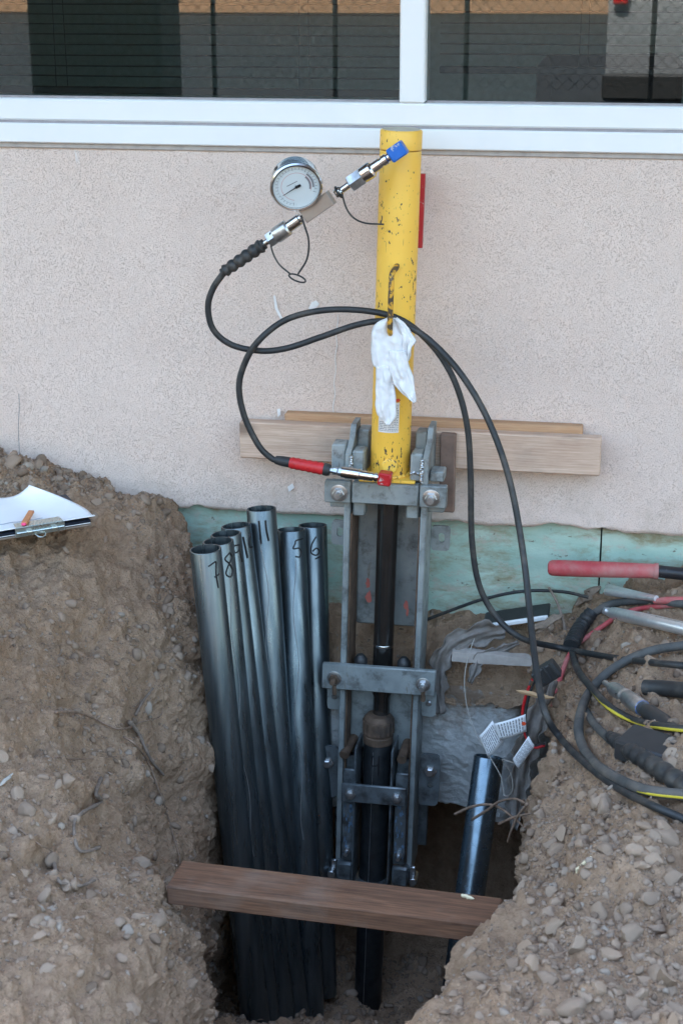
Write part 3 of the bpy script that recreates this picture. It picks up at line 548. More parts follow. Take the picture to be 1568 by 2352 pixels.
for sx in (-1, 1):
    a, b = sorted((sx * .0835, sx * .148)); mb = MB(); rbox(mb, (a, -.2345, .1165), (b, -.212, .1710)); ep = mb.build('end_plate', M['steel'], ds); bolt_parts(ep, sx * .112, -.2345, .142, .0145)
    a, b = sorted((sx * .100, sx * .140)); mb = MB(); rbox(mb, (a, -.200, .094), (b, -.160, .1155)); mb.build('clamp_block', M['steel'], ds)
    a, b = sorted((sx * .050, sx * .081)); mb = MB(); rbox(mb, (a, -.214, .078), (b, -.170, .1175), .004); mb.build('stop_block', M['steel'], ds)
    # guide cheeks beside the cylinder foot
    mb = MB(); V = [(sx * .094, -.226, .172), (sx * .094, -.226, .238), (sx * .094, -.170, .262), (sx * .094, -.150, .292), (sx * .094, -.088, .292), (sx * .094, -.088, .172)]
    Vb = [rg((x - .0065, y, z)) for x, y, z in V] + [rg((x + .0065, y, z)) for x, y, z in V]
    mb.add(Vb, [tuple(range(6)), tuple(range(11, 5, -1))] + [(i, (i + 1) % 6, 6 + (i + 1) % 6, 6 + i) for i in range(6)]); ck = mb.build('cheek_plate', M['steel'], ds)
    mb = MB(); mb.tube([rg((sx * .0855, -.2265, z)) + V3(.0015 * math.sin(z * 500), -.001, 0) for z in np.arange(.176, .238, .004)], lambda t: .0042 + .0009 * math.sin(t * 70), 8, .003); mb.build('weld_bead', M['bolt'], ck)
    a, b = sorted((sx * .056, sx * .086)); mb = MB(); rbox(mb, (a, -.216, .175), (b, -.165, .244), .004); gb = mb.build('guide_block', M['steel'], ds)
    mb = MB(); mb.tube([rg((x, -.2165, .196 + .002 * math.sin(x * 300))) for x in np.linspace(a + .002, b - .002, 9)], lambda t: .0038 + .0008 * math.sin(t * 40), 8, .003); mb.build('weld_bead', M['bolt'], gb)
    mb = MB(); rbox(mb, (a, -.140, .176), (b, -.092, .276), .004); mb.build('guide_block', M['steel'], ds)
    a, b = sorted((sx * .103, sx * .137)); mb = MB(); rbox(mb, (a, -.208, .178 if sx < 0 else .174), (b, -.160, .256 if sx < 0 else .20), .003); mb.build('outer_block', M['steel'], ds)
    # slotted ears
    x0, x1 = sorted((sx * .102, sx * .149)); V, Fc = holed_plate(x0, x1, -.118, -.110, -.034, .031, sx * .128, 0, .0075, .0125); MB().add(V, Fc).build('slotted_ear', M['steel'], ds)
    x0, x1 = sorted((sx * .102, sx * .140)); V, Fc = holed_plate(x0, x1, -.178, -.170, -.462, -.392, sx * .121, -.425, .007, .0085); er = MB().add(V, Fc).build('slotted_ear', M['steel'], ds)
    p = rg((sx * .121, -.172, -.425)); MB().lathe(p, p + V3(0, -1, 0), [(0, .0075), (.009, .0075), (.011, .005)], 14).build('pin', M['bolt'], er)
mb = MB(); rbox(mb, (-.0805, -.212, .160), (.0805, -.090, .1695)); mb.build('top_plate', M['steel'], ds)
def backplate(z0, z1, y, hw):
    mb = MB(); rbox(mb, (-hw, y, z0), (hw, y + .008, z1), .004); return mb.build('back_plate', M['steel'], ds)
bp = backplate(-.245, .116, -.116, .0812); backplate(-.575, -.395, -.160, .0812)
for cx, cz, w_, h_ in ((-.053, -.135, .006, .016), (-.0505, -.172, .0085, .020), (.046, -.187, .006, .013), (.050, -.204, .004, .012)):   # red marker dabs
    mb = MB(); n = 14; V = [rg((cx, -.1167, cz))] + [rg((cx + w_ * math.cos(t) * rng.uniform(.6, 1.15), -.1167, cz + h_ * math.sin(t) * rng.uniform(.6, 1.15))) for t in np.arange(n) * 2 * math.pi / n]
    mb.add(V, [(0, i + 1, (i + 1) % n + 1) for i in range(n)]).build('marker_dab', M['redmark'], bp)
mb = MB(); rbox(mb, (-.1435, -.240, -.3765), (.1425, -.2245, -.308)); mp = mb.build('cross_plate', M['steel'], ds)
for sx in (-1, 1): bolt_parts(mp, sx * .112, -.240, -.345, .0125, .024, rusty=sx < 0)
for sx in (-1, 1):
    mb = MB(); p = rg((sx * .055, -.185, -.33)); mb.lathe(p, p + V3(0, 0, 1), [(0, .017), (.018, .017), (.024, .013), (.030, .008)], 20); mb.build('guide_roller', M['dark'], ds)
    mb = MB(); p = rg((sx * .112, -.241, -.357)); mb.cyl(p + V3(0, .004, 0), p + V3(0, .004, -.035), .006, 12); mb.build('hanger_rod', M['rust'], ds)
tag(MB().box((.114, -.098, .060), (.152, -.0755, .262), .003).build('stained_spacer', M['stain']), 'small brown rust stained spacer plate wedged behind right side of grey stand', 'spacer')

# ---- cylinder
CX = lambda z: SH * (z - .14); CY = -.165; CR = .0475
def cpt(z, ang=0., r=CR): return V3(CX(z) + r * math.sin(ang), CY - r * math.cos(ang), z)
hc = thing('hydraulic_cylinder', rg((0, CY, .1705)), 'upright chipped yellow hydraulic cylinder leaning on the beige wall', 'cylinder')
MB().lathe(cpt(.178, 0, 0), cpt(.95, 0, 0), [(0, CR - .001), (.004, CR), (.770, CR), (.772, CR - .0006)], 64).build('barrel', M['yellow'], hc)
MB().lathe(cpt(.9515, 0, 0), cpt(1.0, 0, 0), [(0, CR - .0008), (.002, CR + .0007), (.041, CR + .0007), (.0435, CR - .001), (.0445, CR - .004)], 64).build('end_cap', M['yellow'], hc)
mb = MB(); rbox(mb, (-.066, -.226, .1705), (.070, -.105, .178), .002); mb.build('base_flange', M['yellow'], hc)
MB().tube([cpt(.180, t, CR + .001) for t in np.linspace(-1.6, 1.6, 40)], lambda t: .0045 + .001 * math.sin(t * 90), 8, .004).build('foot_weld', M['yellow'], hc)
p = cpt(.208, .12, CR - .006); MB().lathe(p, p + unit(V3(.12, -1, 0)), [(0, .021), (.008, .020), (.011, .016)], 24).build('port_boss', M['yellow'], hc)
# rod
MB().lathe(rg((0, CY - .01, .170)), rg((0, CY - .01, -.47)), [(0, .0255), (.575, .0255), (.585, .0215), (.640, .0215)], 40).build('rod', M['blackrod'], hc)
MB().lathe(rg((0, CY - .01, -.268)), rg((0, CY - .01, -.30)), [(0, .0257), (.002, .0266), (.006, .0266), (.008, .0257)], 40).build('rod_ring', M['chrome'], hc)
# lifting handle: a bent bar welded to the barrel
zt, zb = at(898, 612, -.22)[2], at(895, 768, -.25)[2]
hx = at(898, 680, -.255)[0] - CX((zt + zb) / 2); an = math.asin(max(-1, min(1, hx / .09)))
mb = MB(); mb.tube([cpt(zt, an + .12, CR - .004), cpt(zt - .002, an + .08, CR + .018), cpt(zt - .012, an, CR + .044), cpt(zt - .05, an, CR + .052), cpt(zb + .03, an, CR + .052), cpt(zb + .006, an, CR + .047), cpt(zb, an, CR + .02), cpt(zb, an, CR - .004)], .0066, 10, .006); mb.build('lifting_handle', M['wornbar'], hc)
MB().lathe(cpt(.9958, 0, 0), cpt(1.0, 0, 0), [(0, CR - .0045), (.0012, CR - .005)], 48).build('cap_face', M['worncap'], hc)
# maker's label with print and two orange dots
def patch(z0, z1, a0, a1, r, name, mat, parent, n=10):
    mb = MB(); V = [cpt(z, a, r) for z in (z0, z1) for a in np.linspace(a0, a1, n)]
    mb.add(V, [(i, i + 1, n + i + 1, n + i) for i in range(n - 1)]); return mb.build(name, mat, parent)
zl0, zl1 = at(890, 994, -.212)[2], at(890, 925, -.212)[2]; aL, aR = -.56, .52
lb = patch(zl0, zl1, aL, aR, CR + .0004, 'maker_label', M['label'], hc)
mb = MB()
for k, z in enumerate(np.arange(zl0 + .004, zl1 - .003, .0042)):
    a = aL + .05 if k < 6 else .25
    while a < aR - .05:
        wd = rng.uniform(.02, .12); a2 = min(a + wd, aR - .04); n = 3; V = [cpt(zz, q, CR + .0007) for zz in (z, z + .0018) for q in np.linspace(a, a2, n)]; mb.add(V, [(i, i + 1, n + i + 1, n + i) for i in range(n - 1)]); a = a2 + rng.uniform(.012, .05)
mb.build('label_print', M['print'], lb)
for a in (.30, .44):
    mb = MB(); c0 = [cpt(zl1 + .006 + .0045 * math.sin(t), a + .0045 * math.cos(t) / CR, CR + .0006) for t in np.arange(12) * math.pi / 6]; mb.add(c0, [tuple(range(12))]).build('orange_dot', M['orange'], hc)
# red bar behind the cylinder
b0, b1 = at(972, 400, -.035), at(965, 570, -.09)
mb = MB(); wv = V3(-.055, 0, 0); V = []
for p in (b1, b0):
    for dx in (0., 1.):
        for dy in (0, .012): V.append(p + wv * dx + V3(.004, dy, 0))
tag(mb.add(V, [(0, 1, 3, 2), (4, 6, 7, 5), (0, 4, 5, 1), (2, 3, 7, 6), (0, 2, 6, 4), (1, 5, 7, 3)]).build('red_bar', M['redpaint']), 'thin red bar standing between the yellow cylinder and the wall', 'bar')

# ---- pier pipe and foundation bracket
pp = thing('pier_pipe', rg((-.004, -.185, -1.45)), 'dark pier pipe marked 4 being pushed down inside the grey stand', 'pipe')
def marks(name, strokes, T, B, r, parent, mat='ink', rad=.002):
    """handwritten strokes: (s across, t down) in metres, wrapped on the side of a pipe that faces the camera"""
    T, B = V3(*T), V3(*B); ax = unit(B - T); e = CAM - T; e = unit(e - ax * (e @ ax)); s = np.cross(ax, e); s = s if s @ cr > 0 else -s
    mb = MB()
    for st in strokes:
        Q = spline(np.array([(a, b, 0.) for a, b in st]), .0025); mb.tube([T + ax * q[1] + (r + .0002) * (e * math.cos(q[0] / r) + s * math.sin(q[0] / r)) for q in Q], rad, 6, raw=True)
    return mb.build(name, M[mat], parent)
def wpipe(parent, T, B, ro=.0365, ri=.0318, mat='pipe'):
    L = np.linalg.norm(V3(*B) - V3(*T)); mb = MB(); mb.lathe(T, B, [(.010, ri), (.0, ri + .0006), (-.0006, (ro + ri) / 2), (0, ro - .0006), (.001, ro), (L, ro), (L, ri), (.010, ri)], 48, closed=False); return mb.build('pipe_wall', M[mat], parent)
T4, B4 = rg((-.004, -.185, -.535)), rg((-.010, -.185, -1.45)); wpipe(pp, T4, B4, mat='darkpipe')  # pier pipe gets a much darker material than the spare pipes
MB().lathe(rg((-.004, -.185, -.462)), rg((-.004, -.185, -.55)), [(0, .024), (.001, .030), (.010, .0375), (.012, .0385), (.050, .0385), (.052, .0365), (.056, .0365), (.058, .0385), (.076, .0385), (.078, .036)], 36).build('drive_collar', M['rust'], pp)
mb = MB()
for k in range(18):
    t = k * 2 * math.pi / 18; c, s = math.cos(t), math.sin(t); mb.box(rg((-.004, -.185, -.512)) + V3(.0375 * c, .0375 * s, 0) - V3(.0028, .0028, 0), rg((-.004, -.185, -.477)) + V3(.0375 * c, .0375 * s, 0) + V3(.0028, .0028, 0), .001)
mb.build('collar_rib', M['rust'], pp)
marks('number_mark', [[(-.012, .028), (-.014, .055), (-.004, .056), (.006, .050)], [(.004, .028), (.003, .05), (.004, .083)]], T4, B4, .0365, pp)
MB().tube([T4 + (B4 - T4) * t + V3(-.006, -.0362, 0) for t in np.linspace(.02, .95, 20)], .0006, 5, raw=True).build('weld_seam', M['seam'], pp)
fb = thing('foundation_bracket', rg((0, -.19, -.94)), 'blue smeared grey bracket bolted around the pier pipe deep in the pit', 'bracket')  # bracket plates use a darker steel colour than the stand
for sx in (-1, 1):
    a, b = sorted((sx * .044, sx * .050)); mb = MB(); rbox(mb, (a - .004, -.252, -.93), (b - .004, -.15, -.53)); mb.build('cheek', M['darksteel'], fb)
    a, b = sorted((sx * .052, sx * .0835)); mb = MB(); rbox(mb, (a, -.236, -.865), (b, -.228, -.60)); cp = mb.build('side_plate', M['darksteel'], fb)
    mb = MB()
    for k in range(26):
        cx_, cz_ = rng.uniform(a + .004, b - .004), rng.uniform(-.85, -.69); V = [rg((cx_, -.2366, cz_))]; w_, h_ = rng.uniform(.001, .004), rng.uniform(.002, .009)
        V += [rg((cx_ + w_ * math.cos(t) * rng.uniform(.5, 1.2), -.2366, cz_ + h_ * math.sin(t) * rng.uniform(.5, 1.2))) for t in np.arange(9) * .698]; mb.add(V, [(0, i + 1, (i + 1) % 9 + 1) for i in range(9)])
    kind(mb.build('blue_smear', M['bluemark'], cp), 'stuff')
    p = rg((sx * .068, -.236, -.833)); d = V3(0, -1, 0); MB().lathe(p, p + d, [(0, .009), (.010, .009), (.011, .0055), (.028, .0055)], 6).build('bolt', M['bolt'], fb)
    mb = MB(); rbox(mb, (sx * .073 - .022, -.246, -.925), (sx * .073 + .022, -.17, -.868), .006); mb.build('seat_block', M['darksteel'], fb)
    p0 = rg((sx * .108, -.235, -.905)); mb = MB(); mb.cyl(p0 + V3(0, .03, 0), p0 + V3(0, -.014, 0), .010, 12); rbox(mb, (sx * .104 - .007, -.232, -.93), (sx * .104 + .007, -.222, -.87)); mb.build('lug', M['bolt'], fb)
    p0 = rg((sx * .070, -.15, -.548)); mb = MB(); mb.cyl(p0, p0 + V3(sx * .004 - .01, -.085, -.014), .0125, 14); mb.build('rusty_stud', M['rust'], fb)
    mb = MB(); rbox(mb, (sx * .066 - .016, -.205, -.628), (sx * .066 + .016, -.19, -.575)); mb.build('stud_plate', M['darksteel'], fb)
    x0, x1 = sorted((sx * .105, sx * .158)); V, Fc = holed_plate(x0, x1, -.186, -.176, -.712, -.566, sx * .134, -.655, .007, .0075); fl = MB().add(V, Fc).build('flange', M['darksteel'], fb)
    p = rg((sx * .134, -.186, -.612)); MB().lathe(p, p + d, [(0, .0165), (.003, .0165), (.0035, .0125), (.011, .012), (.013, .009)], 6).build('bolt', M['bolt'], fb)
mb = MB(); rbox(mb, (-.0835, -.262, -.680), (.0835, -.253, -.628)); cl = mb.build('clamp_plate', M['darksteel'], fb)
for sx in (-1, 1):
    p = rg((sx * .060, -.262, -.655)); MB().lathe(p, p + V3(0, -1, 0), [(0, .0145), (.003, .0145), (.0035, .0115), (.012, .0115), (.014, .008)], 6).build('bolt', M['bolt'], cl)
for a, b in ((.06, .125), (-.125, -.06)): mb = MB(); rbox(mb, (a, -.12, -.87), (b, -.11, -.70)); mb.build('rear_plate', M['darksteel'], fb)
mb = MB(); rbox(mb, (-.055, -.25, -.945), (.055, -.16, -.934)); mb.build('base_plate', M['darksteel'], fb)

# ============================================================ spare pipes
NUM = {'5': [[(.018, 0), (-.002, .002), (-.004, .008)], [(-.004, .008), (-.010, .022), (.004, .022), (.010, .032), (.006, .044), (-.006, .042)]],
 '6': [[(.004, 0), (-.008, .022), (-.009, .042), (.004, .048), (.011, .038), (.004, .030), (-.006, .038)], [(.000, .058), (.014, .052)]],
 '7': [[(-.012, .006), (.006, -.002), (.008, .002)], [(.008, .002), (.005, .03), (.007, .062)], [(.000, .034), (.014, .030)]],
 '8': [[(.004, 0), (-.010, .012), (.000, .026), (.008, .044), (.000, .058), (-.011, .048), (-.002, .028), (.010, .012), (.004, 0)]],
 '9': [[(.006, .004), (-.008, .004), (-.007, .020), (.006, .016), (.008, .002)], [(.008, .002), (.009, .03), (.012, .048)]],
 '10': [[(-.008, .002), (-.003, .056)], [(.016, .0), (.008, .012), (.008, .030), (.018, .034)]],
 '11': [[(-.008, .0), (-.006, .058)], [(.008, .0), (.009, .026), (.013, .052)]]}
ZP = -1.07
PIPES = [('7', (472, 1261), -.52, (578, 2262), .014, .024, 'leftmost and nearest'), ('8', (501, 1243), -.44, (600, 2240), .022, .022, 'second'), ('9', (519, 1226), -.36, (632, 2215), .024, .02, 'third'), ('10', (542, 1207), -.285, (662, 2190), .022, .02, 'fourth'),
 ('11', (600, 1168), -.22, (668, 2165), .0, .022, ''), ('5', (668, 1216), -.155, (706, 2165), .014, .02, ''), ('6', (718, 1206), -.085, (738, 2120), .004, .022, '')]
PL = {'7': 'steel pipe handwritten 7, leftmost and nearest in the pit corner', '8': 'steel pipe handwritten 8, leaning just behind pipe 7', '9': 'steel pipe handwritten 9, between pipes 8 and 10', '10': 'steel pipe handwritten 10, left of the tallest pipe 11', '11': 'steel pipe handwritten 11, its rim the highest of the cluster', '5': 'steel pipe handwritten 5, standing between pipe 11 and pipe 6', '6': 'steel pipe handwritten 6, rightmost of the cluster beside the stand'}
for nm, tp, ty, bt, ms, mt, _ in PIPES:
    T = at(*tp, ty); B = atz(*bt, ZP); dd = unit(B - T); B = T + dd * (T[2] + 1.27) / -dd[2]
    t = thing('steel_pipe', B, PL[nm], 'pipe', 'numbered spare pipes leaning in the pit'); wpipe(t, T, B)
    marks('number_mark', [[(a + ms, b + mt) for a, b in s] for s in NUM[nm]], T, B, .0365, t, rad=.0026 if nm in ('10', '11') else .0019)
    if nm in ('8', '10', '11', '5'):
        ax = unit(B - T); e = CAM - T; e = unit(e - ax * (e @ ax)); s = unit(np.cross(ax, e)); s = s if s @ cr > 0 else -s; k = {'8': .012, '10': -.008, '11': -.006, '5': .0}[nm]
        MB().tube([T + ax * q + .0366 * (e * math.cos(f) + s * math.sin(f)) for q in np.linspace(.07, .8, 40) for f in [(k + .004 * math.sin(q * 9) + .006 * math.sin(q * 23 + k * 500)) / .0365]], .0009, 5, raw=True).build('weld_seam', M['seam'], t)
T = at(1122, 1738, -.32); B = atz(1046, 2290, -1.05); B = T + (B - T) * 1.2; t = thing('steel_pipe', B, 'shiny unmarked steel pipe leaning alone at the right of the pit', 'pipe'); wpipe(t, T, B, mat='brightpipe')

# ============================================================ timber
def board(name, p0, p1, z0, z1, y0, y1, mat, label, cat='board', jag=0.):
    mb = MB(); mb.box((p0, y0, z0), (p1, y1, z1), .003); V = mb.v[0]; sl_ = (at(1502 / 1.0887, 1102 / 1.0887, y0)[2] - at(599 / 1.0887, 1051 / 1.0887, y0)[2]) / (p1 - p0)
    return tag(mb.build(name, M[mat]), label, cat)
board('wooden_board', -.395, .503, .167, .262, -.074, -.0375, 'pine', 'wide knotty pine board braced across the wall behind the grey stand')
board('wooden_board', -.287, .456, .172, .279, -.0365, -.0045, 'pine2', 'shorter orange pine strip showing above the wide knotty board')
# plank across the pit
a0, a1, b0, b1 = atz(428, 1966, -.20), atz(392, 2046, -.20), atz(1128, 2060, -.20), atz(1112, 2122, -.20)
ux = unit((b0 + b1) / 2 - (a0 + a1) / 2); vx = unit(np.cross(V3(0, 0, 1), ux)); c0 = (a0 + a1) / 2 - ux * .008; Lp = np.linalg.norm((b0 + b1) / 2 - (a0 + a1) / 2) + .028
mb = MB(); mb.box((0, -.046, -.038), (Lp, .046, 0), .003); plk = mb.build('wooden_plank', M['plank'], org=(0, 0, -.038)); tag(plk, 'weathered brown plank laid across the open pit', 'plank')
plk.matrix_world = Matrix(((ux[0], vx[0], 0, c0[0]), (ux[1], vx[1], 0, c0[1]), (ux[2], 0, 1, c0[2] - .038), (0, 0, 0, 1)))

# ============================================================ gauge and hoses
def z3(x, y): return ((480 + x * .408) / 1.0887, (300 + y * .408) / 1.0887)
YA = -.268
A0, A1 = at(*z3(190, 935), YA), at(*z3(1255, 195), YA); AX = unit(A1 - A0); LA = np.linalg.norm(A1 - A0)
def ap(x): return A0 + (A1 - A0) * (x - 190) / (1255 - 190)
UP = unit(np.cross(AX, V3(0, 1, 0))); UP = UP if UP[2] > 0 else -UP; FW = V3(0, -1, 0)
def obox(mb, c, ax, up, fw, h, b=.0015):
    mb.box((-h[0], -h[1], -h[2]), (h[0], h[1], h[2]), b, lambda p: c + ax * p[0] + up * p[1] + fw * p[2]); return mb
def seg(mb, x0, x1, prof, n=28):
    p, q = ap(x0), ap(x1); L = np.linalg.norm(q - p); return mb.lathe(p, q, [(t * L, r) for t, r in prof], n)
obox(MB(), ap(1258), AX, UP, FW, (.0195, .0165, .0165), .003).build('blue_port_elbow', M['bluepaint'], hc)
p = ap(1258); MB().lathe(p + V3(0, .012, 0), p + V3(0, .06, 0), [(0, .012), (.045, .012)], 18).build('port_nipple', M['chrome'], hc)
gg = thing('pressure_gauge', ap(690), 'round chrome pressure gauge with white dial on a steel manifold block', 'gauge')
obox(MB(), ap(782), AX, UP, FW, (.0385, .0165, .0165), .0012).build('manifold_block', M['nickel'], gg)
seg(MB(), 890, 985, [(0, .0095), (.1, .0118), (.3, .0118), (.4, .0078), (1, .0078)]).build('nipple', M['chrome'], gg)
cp_ = seg(MB(), 975, 1052, [(0, .017), (.08, .0205), (.9, .0205), (1, .0185)], 6).build('coupler_nut', M['bolt'], gg)
seg(MB(), 1050, 1112, [(0, .0175), (.1, .0185), (.85, .0185), (1, .015)]).build('coupler_sleeve', M['chrome'], cp_)
seg(MB(), 1108, 1212, [(0, .0125), (.5, .0120), (.52, .0105), (.60, .0105), (.62, .0125), (.85, .0125), (.9, .010), (1, .010)]).build('adapter', M['chrome'], gg)
gc = at(680.3, 428.7, -.315); vd = unit(CAM - gc); nrm = unit(vd * math.cos(R(30)) - (cu * .97 - cr * .12) * math.sin(R(30)))
e1 = cr * math.cos(R(33)) + cu * math.sin(R(33)); e1 = unit(e1 - nrm * (e1 @ nrm)); e2 = unit(np.cross(nrm, e1)); GR = .0585
case = MB().lathe(gc - nrm * .048, gc, [(0, .046), (.002, .0515), (.006, .053), (.040, .053), (.041, .0575), (.046, GR), (.052, GR), (.0555, GR - .003), (.0545, GR - .0065), (.050, GR - .007)], 64, closed=False).build('case', M['chrome'], gg)
MB().lathe(gc - nrm * .048, gc, [(0, .0), (0, .0462)], 48, closed=False).build('case_back', M['chrome'], case)
p = gc - nrm * .026 + e2 * .053 * .86 - e1 * .053 * .35; MB().lathe(p - e2 * .003, p + e2 * .004, [(0, .010), (.005, .010), (.007, .008)], 20).build('fill_plug', M['rubber'], case)
dial = MB().lathe(gc + nrm * .0000, gc + nrm, [(0, GR - .0068), (.0006, GR - .0068)], 56).build('dial', M['dial'], gg)
DR = .050
def dp(a, b, h=.0009): return gc + e1 * a * DR + e2 * b * DR + nrm * h
def arc(mb, r0_, r1_, a0_, a1_, n=24, h=.0009):
    V = [dp(r_ * math.cos(R(t)), r_ * math.sin(R(t)), h) for r_ in (r0_, r1_) for t in np.linspace(a0_, a1_, n)]; return mb.add(V, [(i, i + 1, n + i + 1, n + i) for i in range(n - 1)])
arc(MB(), .66, .675, -45, 235, 60).build('scale_arc', M['redink'], dial); arc(MB(), .83, .84, -45, 235, 60).build('scale_arc', M['blueink'], dial)
mb = MB()
for k, t in enumerate(np.linspace(-45, 235, 29)): arc(mb, .84 if k % 4 else .78, .93, t - .45, t + .45, 2)
kind(mb.build('tick_mark', M['ink'], dial), 'stuff')
mb = MB(); arc(mb, .58, .66, -38, 22, 14, .0011); arc(mb, .72, .80, -30, 26, 14, .0011); kind(mb.build('scale_block', M['print'], dial), 'stuff')
mb = MB(); V = [dp(-.36, .20), dp(.16, .20), dp(.16, .235), dp(-.36, .235)]; mb.add(V, [(0, 1, 2, 3)]).build('printed_line', M['print'], dial)
mb = MB(); V = [dp(.22, .05, .004), dp(.10, .07, .004), dp(-.05, .012, .004), dp(-.72, -.075, .004), dp(-.72, -.085, .004), dp(-.05, -.03, .004), dp(.10, -.07, .004), dp(.22, -.05, .004)]
mb.add(V + [v - nrm * .0008 for v in V], [tuple(range(8)), tuple(range(15, 7, -1))] + [(i, (i + 1) % 8, 8 + (i + 1) % 8, 8 + i) for i in range(8)]); nd = mb.build('needle', M['ink'], gg)
MB().lathe(gc, gc + nrm, [(0, .003), (.005, .003), (.0056, .002)], 16).build('needle_hub', M['ink'], nd)
bs = ap(745) + UP * .014; MB().lathe(bs, gc - nrm * .03 - e2 * .045, [(0, .011), (.03, .011)], 18).build('gauge_stem', M['chrome'], gg)
def strap(name, pts, parent, r=.0017): return MB().tube([at(*z3(x, y), YA + dy) for x, y, dy in pts], r, 7, .006).build(name, M['rubber'], parent)
q = ap(908); MB().tube([q + .0135 * (UP * math.cos(t) + FW * math.sin(t)) for t in np.linspace(0, 6.283, 20)], .0022, 7, raw=True).build('strap_ring', M['rubber'], gg)
strap('cap_strap', [(915, 440, -.014), (945, 540, -.012), (990, 600, -.008), (1060, 632, -.002), (1175, 640, .0)], gg, .0021)

def ribbed(mb, pts, r_a, r_b, ribs, amp, n=18):
    Q = spline(pts, .003); m = len(Q); return mb.tube(Q, lambda t: (r_a + (r_b - r_a) * t) + amp * (abs(math.sin(t * math.pi * ribs)) if .06 < t < .94 else 0), n, raw=True)
HR = .0075
h1 = thing('hydraulic_hose', ap(300), 'black hose with black ribbed grip joined to the gauge, looped over the handle', 'hose')
seg(MB(), 590, 682, [(0, .0132), (.85, .0132), (.9, .011), (1, .011)]).build('coupler_tube', M['chrome'], h1)
cs = seg(MB(), 520, 602, [(0, .0175), (.08, .019), (.9, .019), (1, .016)]).build('coupler_sleeve', M['bolt'], h1)
seg(MB(), 478, 524, [(0, .015), (.1, .0185), (.9, .0185), (1, .0165)], 6).build('coupler_nut', M['bolt'], cs)
seg(MB(), 440, 482, [(0, .0075), (1, .0075)]).build('hose_barb', M['chrome'], h1)
ribbed(MB(), [ap(185), ap(280), ap(370), ap(452)], .0105, .0125, 6, .0042).build('grip', M['rubber'], h1)
strap('cap_strap', [(668, 585, -.013), (690, 650, -.012), (715, 740, -.01), (705, 850, -.01), (650, 945, -.008)], h1, .0022); strap('cap_strap', [(478, 690, -.012), (488, 790, -.01), (530, 880, -.01), (600, 943, -.008)], h1, .002)
MB().tube([at(*z3(645 + 50 * math.cos(t) + 8 * math.sin(t), 970 + 22 * math.sin(t) + 14 * math.cos(t)), YA - .008) for t in np.linspace(0, 6.283, 26)], .002, 7, raw=True).build('strap_ring', M['rubber'], h1)
air = lambda L: [at(x, y, Yv) for x, y, Yv in L]
hp = [ap(205)] + air([(490, 662, YA), (478, 705, YA), (490, 757, -.262), (532, 792, -.255), (600, 806, -.25), (662, 799, -.242), (740, 773, -.235), (820, 746, -.227), (885, 738, -.2225), (950, 757, -.236), (1003, 797, -.25), (1060, 862, -.28), (1112, 948, -.31), (1152, 1045, -.345), (1180, 1150, -.38), (1203, 1290, -.43), (1217, 1420, -.52), (1232, 1545, -.66), (1252, 1640, -.775)]) + lay([(1290, 1712), (1345, 1768), (1420, 1825), (1500, 1866), (1580, 1900), (1660, 1930)], HR, .006)
MB().tube(hp, HR, 12, .01).build('hose_line', M['rubber'], h1)
h2 = thing('hydraulic_hose', at(700, 1068, -.272), 'black hose with bright red grip coupled at the foot of the yellow cylinder', 'hose')
gp = lambda t: at(635 + (758 - 635) * t, 1056.5 + (1080 - 1056.5) * t, -.272)
ribbed(MB(), [gp(-.02), gp(.12), gp(.25)], .0098, .0125, 1, .001).build('grip_end', M['rubber'], h2); ribbed(MB(), [gp(.245), gp(.5), gp(.75), gp(.885)], .0125, .0138, 6, .0017).build('red_grip', M['red'], h2); ribbed(MB(), [gp(.88), gp(.94), gp(1.0)], .0150, .0135, 1, .001).build('grip_end', M['rubber'], h2)
C0, C1 = at(758, 1080, -.272), at(884, 1098.5, -.268); CL = np.linalg.norm(C1 - C0); cc = lambda t: C0 + (C1 - C0) * t
MB().lathe(cc(.0), C1, [(0, .0065), (.06 * CL, .0065), (.062 * CL, .0088), (.13 * CL, .0088), (.135 * CL, .007)], 6).build('coupler_nut', M['bolt'], h2); MB().lathe(cc(.15), C1, [(0, .0105), (.06 * CL, .0105), (.065 * CL, .009)], 6).build('coupler_nut', M['bolt'], h2)
MB().lathe(cc(.20), C1, [(0, .0105), (.01 * CL, .0140), (.33 * CL, .0140), (.34 * CL, .0125), (.36 * CL, .0125), (.362 * CL, .0118), (.58 * CL, .0118), (.585 * CL, .0085), (.60 * CL, .0085), (.605 * CL, .0116), (.66 * CL, .0116), (.665 * CL, .008), (.75 * CL, .008)], 28).build('coupler', M['chrome'], h2)
cax = unit(C1 - C0); cup = unit(np.cross(cax, V3(0, 1, 0))); cup = cup if cup[2] > 0 else -cup
obox(MB(), cc(1.0), cax, cup, FW, (.0155, .0155, .0155), .003).build('red_port_elbow', M['redpaint'], hc); MB().lathe(cc(1.0), cc(1.0) + V3(0, .06, 0), [(0, .009), (.05, .009)], 16).build('port_nipple', M['chrome'], hc)
hp2 = [gp(.05), gp(-.06)] + air([(596, 1026, -.272), (562, 958, -.27), (549, 890, -.268), (562, 835, -.266), (592, 785, -.268), (650, 738, -.25), (720, 716, -.24), (800, 711, -.23), (885, 722, -.2225), (947, 751, -.219), (1008, 814, -.232), (1049, 890, -.245), (1073, 985, -.255), (1080, 1100, -.262), (1083, 1240, -.268), (1100, 1345, -.27), (1140, 1418, -.275), (1200, 1467, -.29)]) + lay([(1290, 1504), (1400, 1526), (1500, 1540), (1620, 1552)], HR, .012)
MB().tube(hp2, HR, 12, .01).build('hose_line', M['rubber'], h2)

